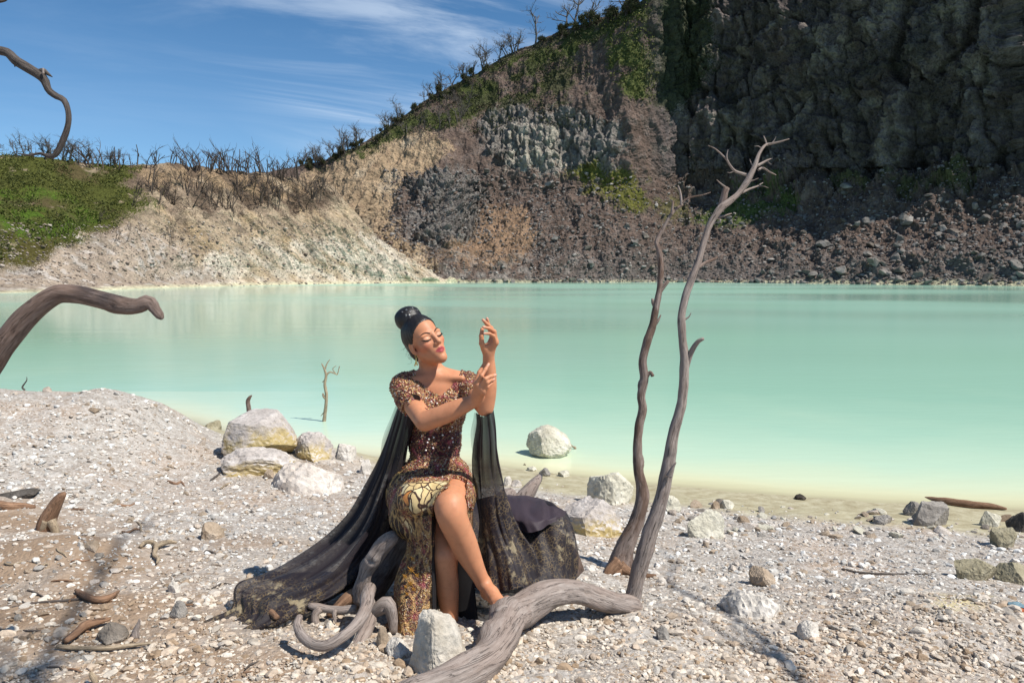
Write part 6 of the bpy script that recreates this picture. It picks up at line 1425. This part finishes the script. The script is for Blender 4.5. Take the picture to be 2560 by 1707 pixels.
    dr = panel('drape', [[(1000, 1006, 3.47), (1006, 992, 3.36), (1026, 984, 3.285), (1048, 990, 3.262), (1052, 1012, 3.29)], [(984, 1045, 3.48), (998, 1036, 3.38), (1018, 1028, 3.31), (1038, 1026, 3.29), (1046, 1040, 3.33)], [(968, 1090, 3.5), (984, 1085, 3.41), (1000, 1082, 3.36), (1022, 1078, 3.35), (1034, 1078, 3.40)],
                  [(945, 1150, 3.5), (965, 1148, 3.42), (985, 1145, 3.38), (1003, 1142, 3.39), (1014, 1140, 3.44)], [(912, 1215, 3.5), (940, 1215, 3.41), (965, 1215, 3.37), (985, 1212, 3.39), (994, 1205, 3.46)], [(868, 1290, 3.48), (905, 1295, 3.38), (938, 1298, 3.34), (970, 1292, 3.38), (988, 1285, 3.46)],
                  [(805, 1352, 3.46), (850, 1365, 3.34), (898, 1375, 3.29), (942, 1362, 3.34), (972, 1348, 3.42)], [(712, 1408, 3.42), (770, 1425, 3.28), (832, 1440, 3.22), (890, 1430, 3.26), (930, 1410, 3.36)], [(640, 1438, 3.38), (690, 1458, 3.24), (750, 1482, 3.16), (820, 1488, 3.18), (872, 1470, 3.26)],
                  [(592, 1458, 3.32), (618, 1482, 3.2), (680, 1512, 3.11), (745, 1520, 3.10), (810, 1506, 3.16)], [(576, 1520, 3.18), (606, 1536, 3.12), (664, 1548, 3.04), (716, 1546, 3.03), (760, 1530, 3.08)], [(500, 1556, 3.08), (540, 1574, 3.03), (600, 1582, 2.99), (660, 1566, 3.0), (700, 1548, 3.03)]], M_D1, 90, 170, .026, 8, 1., 0., attr='cloth')
    panel('drape', [[(1016, 1020, 3.40), (1030, 1016, 3.36), (1044, 1020, 3.33)], [(1000, 1090, 3.43), (1012, 1086, 3.42), (1026, 1080, 3.42)], [(980, 1160, 3.45), (1000, 1158, 3.46), (1012, 1150, 3.47)], [(945, 1250, 3.46), (972, 1250, 3.47), (990, 1240, 3.5)], [(900, 1340, 3.42), (945, 1345, 3.44), (982, 1330, 3.5)], [(850, 1410, 3.34), (915, 1420, 3.4), (965, 1400, 3.48)], [(790, 1470, 3.24), (870, 1480, 3.3), (930, 1460, 3.4)]], M_D4, 40, 90, .02, 4, 9., 0., attr='cloth')
    panel('veil', [[(990, 1012, 3.50), (1006, 1006, 3.5), (1022, 1010, 3.5)], [(974, 1052, 3.52), (996, 1050, 3.51), (1018, 1055, 3.5)], [(956, 1100, 3.53), (982, 1102, 3.51), (1006, 1104, 3.5)], [(950, 1140, 3.53), (974, 1142, 3.51), (998, 1142, 3.5)], [(940, 1180, 3.53), (960, 1185, 3.51), (985, 1185, 3.5)]], M_D3, 30, 50, .01, 4, 3., 0., attr='cloth')
    panel('drape', [[(1190, 1030, 3.22), (1203, 1040, 3.17), (1220, 1038, 3.145), (1233, 1020, 3.19)], [(1192, 1062, 3.26), (1206, 1066, 3.2), (1224, 1064, 3.18), (1240, 1058, 3.23)], [(1186, 1110, 3.30), (1204, 1110, 3.22), (1228, 1110, 3.2), (1247, 1108, 3.27)], [(1182, 1165, 3.36), (1204, 1165, 3.26), (1232, 1165, 3.23), (1255, 1165, 3.31)], [(1190, 1220, 3.4), (1210, 1222, 3.28), (1238, 1222, 3.25), (1264, 1220, 3.34)],
                  [(1198, 1280, 3.4), (1216, 1285, 3.28), (1246, 1288, 3.25), (1280, 1280, 3.32)], [(1200, 1340, 3.36), (1222, 1350, 3.25), (1262, 1350, 3.22), (1302, 1332, 3.29)], [(1196, 1405, 3.3), (1228, 1412, 3.2), (1280, 1408, 3.17), (1330, 1380, 3.26)], [(1190, 1470, 3.24), (1234, 1478, 3.15), (1300, 1468, 3.14), (1350, 1440, 3.22)]], M_D2, 70, 120, .026, 7, 4., 0., attr='cloth')
    panel('veil', [[(1186, 1030, 3.26), (1196, 1034, 3.24), (1206, 1040, 3.22)], [(1178, 1075, 3.32), (1192, 1072, 3.28), (1206, 1070, 3.25)], [(1178, 1110, 3.34), (1192, 1110, 3.3), (1206, 1110, 3.27)], [(1186, 1150, 3.36), (1196, 1150, 3.32), (1206, 1150, 3.29)]], M_D3, 24, 40, .008, 3, 6., 0., attr='cloth')
    panel('drape', [[(1262, 1238, 3.80), (1320, 1239, 3.80), (1375, 1255, 3.76), (1413, 1281, 3.71)], [(1262, 1258, 3.61), (1320, 1262, 3.60), (1370, 1268, 3.60), (1413, 1285, 3.62)], [(1272, 1290, 3.48), (1310, 1300, 3.44), (1360, 1296, 3.45), (1406, 1288, 3.56)], [(1290, 1318, 3.44), (1318, 1331, 3.41), (1355, 1323, 3.42), (1401, 1292, 3.54)]], sheer_material('purple black chiffon', 1.0, None, (.034, .023, .030)), 50, 50, .02, 4, 11., 0., attr='cloth')
    panel('drape', [[(1170, 1250, 3.78), (1250, 1238, 3.84), (1320, 1240, 3.84), (1380, 1256, 3.8), (1416, 1282, 3.76)], [(1176, 1270, 3.62), (1262, 1262, 3.66), (1335, 1268, 3.66), (1400, 1274, 3.64), (1432, 1306, 3.66)], [(1184, 1330, 3.48), (1262, 1326, 3.5), (1336, 1332, 3.48), (1404, 1322, 3.5), (1441, 1346, 3.6)], [(1190, 1390, 3.38), (1262, 1392, 3.38), (1334, 1398, 3.37), (1404, 1384, 3.42), (1447, 1398, 3.55)], [(1192, 1440, 3.3), (1262, 1446, 3.29), (1334, 1446, 3.3), (1404, 1436, 3.36), (1448, 1446, 3.5)], [(1188, 1476, 3.24), (1258, 1486, 3.23), (1336, 1482, 3.26), (1404, 1472, 3.32), (1446, 1474, 3.46)]], M_D2, 80, 90, .034, 5.5, 7., 0., attr='cloth')
woman()
